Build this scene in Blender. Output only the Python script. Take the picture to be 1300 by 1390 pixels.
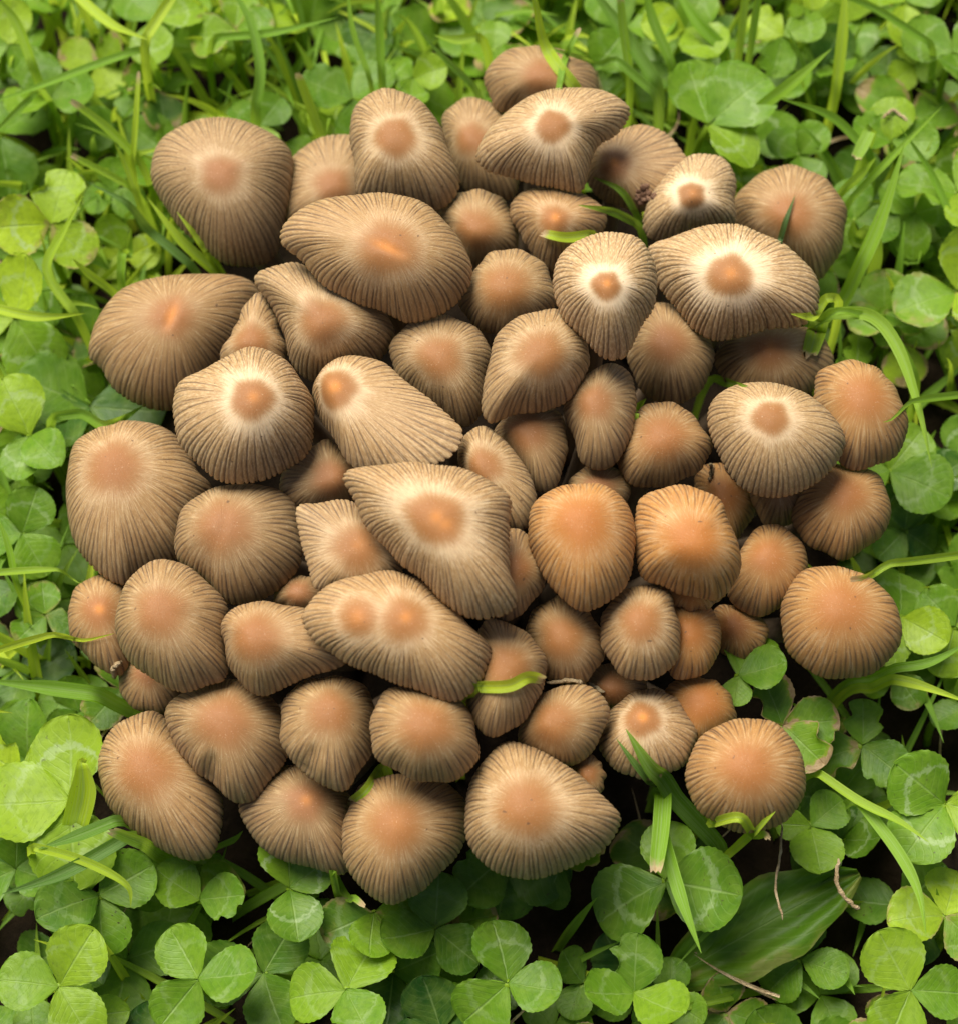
import bpy, math, random
import numpy as np
from mathutils import Vector, Matrix
from mathutils.bvhtree import BVHTree

for o in list(bpy.data.objects):
    bpy.data.objects.remove(o)
SC = bpy.context.scene
COL = SC.collection

# ---------------------------------------------------------------- camera
TILT = math.radians(20.0)
DIST = 0.55
TARGET = np.array([0.0, 0.0, 0.045])
CAM = TARGET + DIST * np.array([0.0, -math.sin(TILT), math.cos(TILT)])
HALF = 0.2                                  # tangent of half the horizontal field
FWD = (TARGET - CAM) / DIST
RIGHT = np.array([1.0, 0.0, 0.0])
UP = np.cross(RIGHT, FWD)
cam_d = bpy.data.cameras.new('camera')
cam = bpy.data.objects.new('camera', cam_d)
COL.objects.link(cam)
cam.location = CAM
cam.rotation_euler = (TILT, 0, 0)
cam_d.sensor_fit = 'HORIZONTAL'
cam_d.sensor_width = 36.0
cam_d.lens = 18.0 / HALF
cam_d.clip_start = 0.01
cam_d.clip_end = 100
cam_d.dof.use_dof = True
cam_d.dof.focus_distance = DIST - 0.022
cam_d.dof.aperture_fstop = 14.0
SC.camera = cam

# ---------------------------------------------------------------- sky, sun, exposure
SUN_ELEV = math.radians(60)
SUN_AZ = math.radians(-34)                  # from the back, a little to the left
w = bpy.data.worlds.new('World')
SC.world = w
w.use_nodes = True
wn = w.node_tree
wn.nodes.clear()
sky = wn.nodes.new('ShaderNodeTexSky')
sky.sky_type = 'NISHITA'
sky.sun_disc = False
sky.sun_elevation = SUN_ELEV
sky.sun_rotation = SUN_AZ
sky.air_density = 1.0
sky.dust_density = 4.0
bg = wn.nodes.new('ShaderNodeBackground')
bg.inputs['Strength'].default_value = 0.062
wo = wn.nodes.new('ShaderNodeOutputWorld')
wn.links.new(sky.outputs[0], bg.inputs['Color'])
wn.links.new(bg.outputs[0], wo.inputs['Surface'])
sl = bpy.data.lights.new('sun', 'SUN')
sl.energy = 4.7
sl.angle = math.radians(38)
sl.color = (1.0, 0.95, 0.86)
sun = bpy.data.objects.new('sun', sl)
COL.objects.link(sun)
sdir = Vector((math.sin(SUN_AZ) * math.cos(SUN_ELEV), math.cos(SUN_AZ) * math.cos(SUN_ELEV), math.sin(SUN_ELEV)))
sun.rotation_euler = sdir.to_track_quat('Z', 'Y').to_euler()
sun.location = (0, 0, 2)
SC.view_settings.view_transform = 'Standard'
SC.view_settings.look = 'None'
SC.view_settings.gamma = 1
SC.view_settings.use_curve_mapping = False
SC.view_settings.exposure = 0.55

# ---------------------------------------------------------------- picture <-> place
def rays(px, py):
    px = np.asarray(px, float); py = np.asarray(py, float)
    x = (px - 650) / 650 * HALF
    y = -(py - 695) / 650 * HALF
    return FWD + x[..., None] * RIGHT + y[..., None] * UP
def unproject(px, py, z):
    d = rays(px, py)
    t = (np.asarray(z) - CAM[2]) / d[..., 2]
    return CAM + t[..., None] * d
def project(p):
    q = p - CAM
    dep = q @ FWD
    return 650 + (q @ RIGHT) / dep / HALF * 650, 695 - (q @ UP) / dep / HALF * 650, dep
PX = DIST * HALF / 650                      # metres per pixel of the photo at the target

# CORE-BEGIN
def polar_outline(pts, cx, cy, n=720):
    """closed smooth curve through pts -> radius as a function of image angle round (cx, cy)"""
    P = np.array(pts, float)
    m = len(P)
    out = []
    for i in range(m):
        p0, p1, p2, p3 = P[i - 1], P[i], P[(i + 1) % m], P[(i + 2) % m]
        for t in np.linspace(0, 1, 12, endpoint=False):
            out.append(0.5 * ((2 * p1) + (-p0 + p2) * t + (2 * p0 - 5 * p1 + 4 * p2 - p3) * t * t + (-p0 + 3 * p1 - 3 * p2 + p3) * t ** 3))
    Q = np.array(out)
    a = np.arctan2(Q[:, 1] - cy, Q[:, 0] - cx)
    r = np.hypot(Q[:, 1] - cy, Q[:, 0] - cx)
    o = np.argsort(a)
    a, r = a[o], r[o]
    A = np.linspace(-np.pi, np.pi, n, endpoint=False)
    R = np.interp(A, np.concatenate([a - 2 * np.pi, a, a + 2 * np.pi]), np.tile(r, 3))
    k = np.array([1, 2, 3, 2, 1.]); k /= k.sum()
    R = np.convolve(np.concatenate([R[-2:], R, R[:2]]), k, 'valid')
    return A, R

def wrapinterp(x, A, R):
    return np.interp((x + np.pi) % (2 * np.pi) - np.pi, np.append(A, np.pi), np.append(R, R[0]))

def cap_surface(M, N, T, za):
    """the smooth bell of one cap: returns (T+1, N, 3) points, image angles of the columns"""
    cx, cy = M['disc']
    A, R = polar_outline(M['out'], cx, cy)
    # columns: half by angle, half by length along the rim
    x, y = cx + R * np.cos(A), cy + R * np.sin(A)
    ds = np.hypot(np.diff(np.append(x, x[0])), np.diff(np.append(y, y[0])))
    dens = 0.45 / len(A) + 0.55 * ds / ds.sum()
    cum = np.concatenate([[0], np.cumsum(dens)])
    al = np.interp(np.arange(N) / N, cum, np.append(A, np.pi))
    Rm = R.mean()
    h = M.get('h', 0.95) * Rm * PX
    apex = unproject(cx, cy, za)
    target = wrapinterp(al, A, R) * 1.025
    fac = np.ones(N)
    tt = np.linspace(0, 1, T + 1)
    amax = math.radians(M.get('amax', 84))
    an = tt * amax
    rp = np.sin(an) / math.sin(amax)
    dp = (1 - np.cos(an)) / (1 - math.cos(amax))
    zr = np.full(N, za - h)
    for it in range(7):
        rx, ry = cx + fac * target * np.cos(al), cy + fac * target * np.sin(al)
        rim = unproject(rx, ry, zr)
        cen = rim.mean(0)
        off = (apex - cen)[:2]
        L = np.hypot(*off) + 1e-9
        rad = np.hypot(*(rim - cen)[:, :2].T).mean()
        lean = min(0.75, 0.75 * L / rad)
        zr = za - h - lean * ((rim - cen)[:, :2] @ (off / L))
        zr = np.minimum(zr, za - 0.42 * h)
        zr = np.maximum(zr, za - 1.7 * h)
        rim = unproject(rx, ry, zr)
        wn_ = max(3, N // 6) | 1
        hw = np.hanning(wn_ + 2)[1:-1]; hw /= hw.sum()
        pd = wn_ // 2
        soft_rim = np.stack([np.convolve(np.concatenate([rim[-pd:, c], rim[:, c], rim[:pd, c]]), hw, 'valid') for c in range(3)], 1)
        eff = soft_rim[None] + (rim - soft_rim)[None] * (tt ** 1.6)[:, None, None]
        S = apex + (eff - apex) * np.stack([rp, rp, dp], 1)[:, None, :]
        px, py, dep = project(S)
        a = np.arctan2(py - cy, px - cx)[1:].ravel()
        r = np.hypot(py - cy, px - cx)[1:].ravel()
        nb = 120
        b = ((a + np.pi) / (2 * np.pi) * nb).astype(int) % nb
        mx = np.zeros(nb)
        np.maximum.at(mx, b, r)
        mx = np.where(mx > 0, mx, Rm)
        Ab = -np.pi + (np.arange(nb) + 0.5) / nb * 2 * np.pi
        have = np.interp(al, np.concatenate([Ab - 2 * np.pi, Ab, Ab + 2 * np.pi]), np.tile(mx, 3))
        fac = np.clip(fac * (target / have) ** 0.8, 0.35, 1.3)
        k = np.ones(15) / 15 if N > 100 else np.ones(5) / 5
        p = len(k) // 2
        fac = np.convolve(np.concatenate([fac[-p:], fac, fac[:p]]), k, 'valid')
    return S, al, h, Rm

# disc centre, disc radius, order (higher lies over lower), look, label, outline -- all seen in the photo
MUSH = []
def mu(disc, dr, order, look, label, out, **k):
    m = dict(disc=disc, dr=dr, order=order, look=look, label=label, out=out)
    m.update(k)
    MUSH.append(m)
# look = (pale halo, orange, grey-brown plus shade painted into recessed caps)
mu((300,235),25,4,(.35,0,.45),'grey-brown mushroom with dark flank at the top left corner of the cluster, beside grass blades',[(300,160),(345,168),(378,188),(395,215),(392,260),(385,310),(372,345),(345,360),(300,355),(265,325),(235,295),(210,255),(207,225),(222,190),(255,168)])
mu((452,250),24,3,(.2,0,.4),'brown mushroom half hidden between two taller caps near the top left',[(378,290),(385,245),(400,212),(432,190),(475,183),(500,205),(512,255),(500,310),(440,330),(390,322)])
mu((537,185),26,5,(.45,0,.2),'tall rounded tan mushroom at the top of the cluster, standing against clover leaves',[(530,121),(565,132),(590,160),(608,200),(622,240),(615,268),(590,284),(545,280),(500,272),(484,262),(480,220),(476,180),(482,150),(505,128)])
mu((640,187),22,3,(.2,0,.4),'shadowed mushroom squeezed between the tall tan cap and the pale tilted cap at the top',[(600,165),(620,140),(645,133),(670,142),(690,160),(705,200),(705,240),(690,268),(650,266),(620,245),(606,205)])
mu((734,102),24,4,(.1,0,.3),'topmost mushroom of the cluster, smooth brown cap with grass blades lying across it',[(660,108),(668,85),(690,68),(720,62),(765,68),(800,90),(812,118),(800,150),(760,165),(700,155),(676,148),(664,130)])
mu((750,170),21,7,(.7,0,.1),'wide tilted pale mushroom with pleated cap and white ring, near the top right',[(647,208),(660,180),(690,150),(725,128),(765,119),(815,122),(848,140),(852,160),(835,185),(810,200),(800,225),(788,258),(750,253),(700,243),(665,234),(650,220)],h=.8)
mu((832,222),20,4,(.25,.15,.5),'dark brown mushroom with glowing orange centre, behind the wide tilted pale cap',[(850,172),(880,170),(905,182),(925,205),(935,235),(915,265),(880,285),(845,282),(815,270),(797,245),(798,208),(820,182)], h=.65)
mu((938,264),17,6,(1,0,.1),'small pale mushroom with broad white ring and soil crumbs stuck at its left side',[(955,208),(980,215),(995,235),(996,270),(992,305),(950,318),(905,328),(880,320),(873,295),(885,265),(905,235),(930,215)])
mu((1072,290),30,5,(.15,.1,.25),'round brown mushroom at the top right edge with a dark grass needle on its cap',[(1075,226),(1110,238),(1135,260),(1148,290),(1143,330),(1128,360),(1105,378),(1060,365),(1015,335),(997,300),(1000,265),(1020,245),(1045,230)])
mu((990,373),27,7,(1,.1,.05),'widest pale mushroom at the right, boat shaped pleated cap with broad white ring',[(882,340),(905,325),(940,312),(985,304),(1020,310),(1060,330),(1095,360),(1108,385),(1108,420),(1090,440),(1050,446),(1010,455),(980,462),(965,460),(935,440),(910,410),(890,380)],h=.8)
mu((527,335),34,7,(.3,.15,.05),'large wide tan mushroom in the upper left with a long orange dent in its middle',[(385,315),(400,290),(430,272),(475,264),(540,265),(580,280),(610,310),(632,340),(641,365),(630,395),(600,425),(555,437),(535,432),(510,418),(475,405),(440,385),(405,350),(388,335)],h=.75,dent=(.9,.45))
mu((645,310),28,4,(.15,0,.25),'smooth round brown mushroom in the hollow right of the large wide tan cap',[(650,258),(680,268),(697,295),(703,325),(690,350),(665,362),(640,362),(618,340),(603,312),(598,285),(615,265)])
mu((752,297),18,5,(.3,.25,.35),'brown mushroom below the tilted pale cap with a cut yellow grass tip on it',[(698,272),(720,257),(760,255),(795,265),(818,285),(822,308),(805,330),(775,350),(750,366),(725,348),(702,315),(694,290)])
mu((685,389),31,5.5,(.15,.05,.1),'plain rounded tan mushroom left of the strongly white ringed cap',[(690,339),(720,345),(742,365),(752,395),(750,418),(720,445),(690,457),(660,450),(635,432),(625,405),(640,375),(660,348)])
mu((822,387),17,7,(1.1,.25,0),'upright pale mushroom with bright white ring round a small orange centre',[(830,315),(865,325),(885,350),(890,380),(885,415),(870,445),(850,480),(835,487),(815,483),(790,460),(765,430),(752,395),(754,360),(775,335),(800,320)])
mu((232,428),27,5,(.1,.1,.2),'large broad brown mushroom at the left edge with a narrow orange dent on top',[(122,470),(130,440),(148,410),(170,390),(210,377),(270,372),(325,375),(350,395),(348,430),(335,470),(300,510),(270,545),(225,555),(185,545),(155,525),(140,500),(125,487)],dent=(.8,-1.2))
mu((341,462),22,5.2,(.25,0,.15),'narrow mushroom squeezed between the broad left cap and the fluted brown cap',[(300,490),(315,450),(333,415),(350,398),(367,415),(382,450),(390,485),(370,515),(330,515)])
mu((438,434),28,5.5,(.4,0,.25),'fluted brown mushroom below the large wide tan cap, wavy edge at its upper left',[(348,382),(365,365),(400,358),(430,372),(460,390),(505,405),(532,440),(527,475),(500,500),(460,512),(430,515),(405,505),(388,470),(378,435),(362,410)])
mu((343,541),25,7.5,(.75,.1,0),'pale mushroom on the left with a white crescent beside its centre',[(240,540),(250,515),(290,495),(330,475),(365,475),(390,492),(408,515),(425,550),(424,590),(410,620),(380,640),(340,656),(305,652),(270,630),(245,600),(236,565)])
mu((455,527),25,7,(.55,.1,0),'elongated pale mushroom lying on its side, ribs running down to the right',[(425,530),(435,505),(455,488),(485,483),(520,492),(550,515),(590,545),(618,570),(626,588),(615,612),(595,628),(550,638),(510,640),(475,632),(450,592),(432,560)],h=.7)
mu((596,484),27,6,(.25,.05,.1),'tan mushroom with dark ribs right of the cap lying on its side',[(532,470),(545,448),(570,432),(600,428),(635,440),(660,462),(667,485),(660,520),(655,555),(642,574),(620,576),(585,556),(550,525),(535,495)])
mu((735,479),29,6.5,(.3,.05,.05),'pear shaped tan mushroom near the centre with a pointed lower left lobe',[(735,422),(770,425),(790,450),(798,480),(790,515),(768,543),(745,555),(714,561),(682,571),(665,572),(653,550),(660,510),(672,465),(695,435)])
mu((806,545),22,5,(.1,.05,.4),'narrow brown mushroom right of the pear shaped tan cap',[(800,505),(830,493),(855,510),(863,545),(855,590),(835,625),(810,637),(785,625),(775,590),(765,555),(780,525)])
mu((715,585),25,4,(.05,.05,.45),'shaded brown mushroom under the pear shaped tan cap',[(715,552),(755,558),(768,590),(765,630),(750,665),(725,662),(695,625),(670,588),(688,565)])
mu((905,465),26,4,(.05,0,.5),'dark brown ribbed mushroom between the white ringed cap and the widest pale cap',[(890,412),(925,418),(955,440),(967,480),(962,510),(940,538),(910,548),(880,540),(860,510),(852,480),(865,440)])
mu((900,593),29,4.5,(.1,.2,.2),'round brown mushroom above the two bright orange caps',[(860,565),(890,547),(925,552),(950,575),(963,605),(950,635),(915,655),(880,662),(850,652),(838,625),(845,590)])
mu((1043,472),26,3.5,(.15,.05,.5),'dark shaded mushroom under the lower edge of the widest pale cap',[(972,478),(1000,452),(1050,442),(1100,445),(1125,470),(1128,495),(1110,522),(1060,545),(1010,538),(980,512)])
mu((1046,567),21,7,(.6,.05,.1),'pale olive mushroom on the right with pleated cap, a pale halo and a dark speck',[(960,565),(970,540),(1000,523),(1045,520),(1085,530),(1115,550),(1140,580),(1145,605),(1125,640),(1095,662),(1060,673),(1030,670),(1000,655),(980,625),(965,595)])
mu((1172,538),30,5,(.05,.35,.1),'orange-brown mushroom at the right edge with grass blades crossing its cap',[(1110,510),(1135,492),(1165,490),(1195,505),(1222,540),(1232,575),(1225,605),(1195,628),(1160,635),(1135,625),(1115,590),(1105,545)])
mu((1056,655),18,3.8,(.05,.1,.1),'narrow brown mushroom with only its flank showing below the pale olive cap',[(1015,655),(1030,632),(1060,622),(1090,632),(1102,660),(1085,702),(1055,716),(1030,702)])
mu((1148,671),24,4,(.05,.4,.2),'orange-brown mushroom at the right with a torn notch in its lower edge',[(1100,645),(1130,632),(1165,632),(1195,650),(1207,690),(1200,720),(1175,745),(1145,758),(1130,754),(1118,747),(1100,741),(1085,728),(1075,700),(1085,670)])
mu((982,672),22,3,(.05,.5,.1),'shaded orange mushroom behind the right one of the bright orange pair',[(945,640),(985,630),(1010,650),(1022,690),(1010,720),(990,737),(965,720),(945,690)])
mu((940,735),32,6,(.2,.75,0),'right one of the two bright orange mushrooms, blunt corner at its lower right',[(862,700),(875,675),(910,660),(950,665),(980,685),(990,715),(1004,745),(1000,785),(980,808),(950,812),(910,800),(875,785),(862,750)])
mu((789,708),33,6,(.2,.85,0),'left one of the two bright orange mushrooms, smooth egg shaped cap',[(718,705),(730,680),(760,660),(800,656),(835,670),(858,705),(860,745),(858,780),(835,810),(795,826),(765,815),(740,785),(722,745)])
mu((1042,755),24,4.5,(.05,.45,.1),'small rounded orange-brown mushroom right of the bright orange pair',[(1003,748),(1025,720),(1055,713),(1085,735),(1095,765),(1085,800),(1060,825),(1030,835),(1005,825),(985,800),(988,770)])
mu((1141,824),34,5,(.05,.45,.1),'large round orange-brown mushroom at the lower right edge, under a pale grass blade',[(1060,835),(1070,800),(1095,775),(1130,770),(1170,778),(1200,800),(1218,830),(1222,860),(1205,895),(1175,915),(1130,920),(1090,905),(1065,875)])
mu((655,632),22,4.6,(.3,.05,.25),'brown ribbed mushroom right of the large central cap, partly covered by it',[(625,600),(650,580),(675,590),(700,615),(722,650),(728,680),(715,712),(695,718),(655,690),(625,640)])
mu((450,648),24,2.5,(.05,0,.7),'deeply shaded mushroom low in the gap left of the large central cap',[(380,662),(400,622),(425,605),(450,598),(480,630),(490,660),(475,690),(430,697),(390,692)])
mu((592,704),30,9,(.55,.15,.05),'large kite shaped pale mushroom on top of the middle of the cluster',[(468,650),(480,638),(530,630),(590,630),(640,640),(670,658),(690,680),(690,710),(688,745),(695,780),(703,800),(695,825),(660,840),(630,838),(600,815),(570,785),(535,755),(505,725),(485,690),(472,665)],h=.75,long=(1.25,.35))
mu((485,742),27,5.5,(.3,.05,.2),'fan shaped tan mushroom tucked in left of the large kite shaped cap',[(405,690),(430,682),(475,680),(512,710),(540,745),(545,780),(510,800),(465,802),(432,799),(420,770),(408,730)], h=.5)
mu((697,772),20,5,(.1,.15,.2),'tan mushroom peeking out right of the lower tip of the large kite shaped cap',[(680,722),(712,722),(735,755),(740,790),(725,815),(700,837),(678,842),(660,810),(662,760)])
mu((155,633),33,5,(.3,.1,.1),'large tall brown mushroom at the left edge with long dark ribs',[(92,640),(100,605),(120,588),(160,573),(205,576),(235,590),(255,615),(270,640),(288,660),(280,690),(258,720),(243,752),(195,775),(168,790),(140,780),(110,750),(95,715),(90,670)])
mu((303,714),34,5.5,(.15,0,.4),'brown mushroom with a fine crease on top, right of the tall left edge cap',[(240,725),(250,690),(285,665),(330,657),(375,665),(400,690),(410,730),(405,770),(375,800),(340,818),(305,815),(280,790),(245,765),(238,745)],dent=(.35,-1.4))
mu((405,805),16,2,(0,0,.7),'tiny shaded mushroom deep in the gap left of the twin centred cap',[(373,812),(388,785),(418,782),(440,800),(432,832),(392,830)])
mu((217,830),30,6.5,(.15,.15,.05),'smooth tan mushroom on the lower left with a brick red centre',[(160,830),(170,795),(190,772),(220,760),(255,770),(285,795),(308,825),(305,870),(308,915),(280,930),(245,940),(205,920),(175,895),(160,865)])
mu((134,829),22,4,(.05,.25,.1),'small tan mushroom at the far left edge, crossed by a yellow grass blade',[(94,840),(100,805),(120,785),(150,780),(170,790),(185,830),(182,880),(167,912),(150,915),(125,900),(100,870)])
mu((200,912),18,3,(.05,.1,.2),'small tan mushroom showing below the smooth cap with brick red centre',[(164,905),(178,888),(210,885),(240,905),(252,940),(238,962),(205,968),(175,956),(161,930)])
mu((346,866),30,6.8,(.2,.15,.05),'tan mushroom stretched out to the right, left of the twin centred cap',[(300,850),(312,830),(345,818),(385,822),(430,830),(458,855),(472,888),(462,905),(430,915),(390,930),(360,945),(335,935),(315,910),(305,875)])
mu((550,840),25,8.5,(.4,.2,0),'large oblong pale mushroom with twin orange centres, below the kite shaped cap',[(412,835),(430,805),(470,785),(520,776),(560,785),(600,815),(635,845),(665,875),(660,905),(650,930),(625,948),(595,948),(550,930),(510,915),(475,900),(435,880),(420,860)],h=.75,twin=(487,838,23))
mu((688,905),27,6,(.15,.1,.15),'brown mushroom right of the twin centred cap with a yellow grass tip lying on it',[(655,845),(685,845),(715,860),(738,890),(740,920),(725,955),(700,985),(670,1000),(645,985),(632,955),(638,905)])
mu((762,865),26,4.8,(.15,.1,.2),'small tan mushroom below the left bright orange cap',[(715,845),(740,818),(765,810),(795,825),(815,860),(818,890),(800,920),(770,930),(735,915),(718,885)])
mu((869,843),24,5.5,(.25,.15,.15),'small domed tan mushroom below the gap between the bright orange pair',[(820,830),(845,803),(875,795),(905,805),(918,835),(922,870),(912,905),(885,920),(850,920),(825,895),(815,860)])
mu((935,856),22,4,(.05,.6,.05),'small orange mushroom half hidden to the right of the small domed tan cap',[(905,828),(945,818),(970,835),(978,870),(965,905),(935,920),(908,915),(900,870)])
mu((995,850),18,2.5,(0,.5,.3),'deeply shaded orange mushroom beside a dark clover leaf',[(968,830),(1000,822),(1035,840),(1038,875),(1005,895),(975,880)])
mu((954,953),26,3.5,(0,.6,.1),'shaded orange mushroom behind the small cap with a bright spot on top',[(895,945),(925,922),(970,925),(995,955),(992,990),(960,1012),(930,1008),(905,980)])
mu((871,976),21,5,(.5,.1,.2),'small brown mushroom with a bright spot on top and a grass blade in front',[(820,985),(840,955),(870,936),(905,940),(930,965),(943,1000),(932,1030),(905,1050),(870,1058),(835,1045),(815,1020)])
mu((750,981),27,5.2,(.1,.15,.1),'rounded tan mushroom with a thin dry twig lying along its upper edge',[(712,970),(738,940),(785,930),(815,945),(825,970),(812,1005),(795,1030),(765,1040),(735,1028),(705,1005)])
mu((797,1050),12,2.5,(0,.1,.3),'tiny brown mushroom at the bottom of the cluster, mostly hidden',[(778,1040),(792,1028),(812,1030),(820,1060),(808,1084),(785,1072)])
mu((1014,1042),31,5.5,(.1,.4,.05),'round orange-tan mushroom at the bottom right corner of the cluster',[(932,1050),(940,1015),(965,990),(1005,977),(1045,982),(1075,1005),(1092,1040),(1088,1080),(1070,1110),(1030,1128),(990,1125),(955,1105),(938,1080)])
mu((303,979),33,5.8,(.1,.1,.2),'brown mushroom at the lower left with a fluted fold running down its flank',[(225,965),(240,945),(285,928),(330,925),(370,950),(396,990),(391,1025),(367,1060),(345,1085),(315,1085),(280,1055),(245,1020),(228,990)],fold=1.75)
mu((449,966),26,6,(.1,.05,.25),'brown mushroom below the twin centred cap with a dark pinched fold at its lower left',[(382,975),(392,940),(425,922),(475,922),(505,950),(510,995),(497,1035),(470,1070),(440,1065),(410,1045),(385,1010)],fold=1.95)
mu((579,986),31,6.2,(.1,.1,.2),'squarish brown mushroom straight below the twin centred cap',[(510,960),(535,933),(580,936),(622,948),(642,985),(648,1025),(625,1055),(580,1062),(545,1050),(510,1025),(505,995)])
mu((197,1045),34,5,(.15,.2,.1),'large tan mushroom at the bottom left corner of the cluster beside the clover',[(135,1055),(140,1010),(165,980),(205,968),(235,985),(260,1015),(285,1050),(303,1085),(300,1125),(290,1158),(265,1167),(220,1155),(180,1125),(150,1095)])
mu((415,1088),24,4.5,(.05,.05,.5),'wide dark mushroom at the bottom with a small bright point on its centre',[(325,1095),(345,1065),(375,1045),(405,1040),(450,1055),(480,1090),(482,1140),(468,1185),(420,1175),(370,1160),(340,1130)])
mu((537,1120),32,5.9,(.15,.15,.15),'lowest mushroom of the cluster, rust brown cap with a scalloped lower edge',[(470,1110),(490,1070),(520,1055),(560,1055),(605,1062),(632,1090),(630,1140),(602,1180),(560,1215),(530,1228),(490,1205),(470,1170),(463,1140)])
mu((714,1096),34,6.3,(.34,.1,0),'large pleated pale mushroom at the bottom with pinkish centre, pointed on its right',[(632,1110),(640,1060),(665,1025),(690,1008),(720,1015),(760,1035),(800,1065),(835,1100),(838,1120),(820,1150),(780,1175),(740,1190),(710,1193),(670,1180),(640,1150)])
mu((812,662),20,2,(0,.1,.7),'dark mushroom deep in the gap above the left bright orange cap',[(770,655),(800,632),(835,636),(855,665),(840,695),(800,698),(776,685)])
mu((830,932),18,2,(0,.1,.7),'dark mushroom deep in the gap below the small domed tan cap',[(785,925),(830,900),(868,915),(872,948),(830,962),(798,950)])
mu((938,800),18,4.2,(0,.5,.2),'sliver of an orange mushroom under the right bright orange cap',[(895,800),(915,780),(965,780),(978,808),(960,826),(920,824)])
# CORE-END
HEIGHT = [0.0606, 0.0490, 0.0720, 0.0489, 0.0580, 0.0769, 0.0574, 0.0630, 0.0514, 0.0780, 0.0898, 0.0596, 0.0659, 0.0751, 0.0987, 0.0608, 0.0681, 0.0767, 0.0863, 0.0812, 0.0757, 0.0873, 0.0771, 0.0715, 0.0635, 0.0725, 0.0563, 0.0821, 0.0719, 0.0546, 0.0621, 0.0491, 0.0857, 0.0882, 0.0596, 0.0674, 0.0769, 0.0660, 0.0987, 0.0807, 0.0773, 0.0633, 0.0720, 0.0602, 0.0730, 0.0503, 0.0415, 0.0761, 0.0888, 0.0764, 0.0688, 0.0746, 0.0641, 0.0504, 0.0547, 0.0602, 0.0669, 0.0553, 0.0674, 0.0602, 0.0689, 0.0785, 0.0509, 0.0503, 0.0590, 0.0717, 0.0635, 0.0541, 0.0690]
# MATERIALS-BEGIN
# ---------------------------------------------------------------- node helpers
class NT:
    def __init__(s, name):
        s.m = bpy.data.materials.new(name)
        s.m.use_nodes = True
        s.t = s.m.node_tree
        s.t.nodes.clear()
        s.out = s.t.nodes.new('ShaderNodeOutputMaterial')
    def n(s, kind, **props):
        nd = s.t.nodes.new(kind)
        for k, v in props.items():
            setattr(nd, k, v)
        return nd
    def put(s, sock, v):
        if hasattr(v, 'links') or isinstance(v, bpy.types.NodeSocket):
            s.t.links.new(v, sock)
        elif isinstance(v, (tuple, list)):
            sock.default_value = (*v, 1.0) if len(v) == 3 and len(sock.default_value) == 4 else v
        else:
            sock.default_value = v
    def math(s, op, a, b=0.0, c=0.0, clamp=False):
        nd = s.n('ShaderNodeMath', operation=op, use_clamp=clamp)
        s.put(nd.inputs[0], a); s.put(nd.inputs[1], b); s.put(nd.inputs[2], c)
        return nd.outputs[0]
    def mix(s, f, a, b, mode='MIX'):
        nd = s.n('ShaderNodeMix', data_type='RGBA', blend_type=mode, clamp_factor=True)
        s.put(nd.inputs[0], f); s.put(nd.inputs[6], a); s.put(nd.inputs[7], b)
        return nd.outputs[2]
    def ramp(s, v, a, b, lo=0.0, hi=1.0):
        nd = s.n('ShaderNodeMapRange', interpolation_type='SMOOTHSTEP')
        s.put(nd.inputs[0], v); s.put(nd.inputs[1], a); s.put(nd.inputs[2], b); s.put(nd.inputs[3], lo); s.put(nd.inputs[4], hi)
        return nd.outputs[0]
    def attr(s, name, kind='GEOMETRY'):
        return s.n('ShaderNodeAttribute', attribute_name=name, attribute_type=kind).outputs['Fac']
    def noise(s, vec, scale, detail=3, rough=0.55):
        nd = s.n('ShaderNodeTexNoise')
        s.put(nd.inputs['Vector'], vec); s.put(nd.inputs['Scale'], scale)
        s.put(nd.inputs['Detail'], detail); s.put(nd.inputs['Roughness'], rough)
        return nd.outputs['Fac']
    def vmul(s, vec, k):
        nd = s.n('ShaderNodeVectorMath', operation='MULTIPLY')
        s.put(nd.inputs[0], vec); nd.inputs[1].default_value = k
        return nd.outputs[0]
    def vadd(s, vec, b):
        nd = s.n('ShaderNodeVectorMath', operation='ADD')
        s.put(nd.inputs[0], vec); s.put(nd.inputs[1], b)
        return nd.outputs[0]

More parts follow.
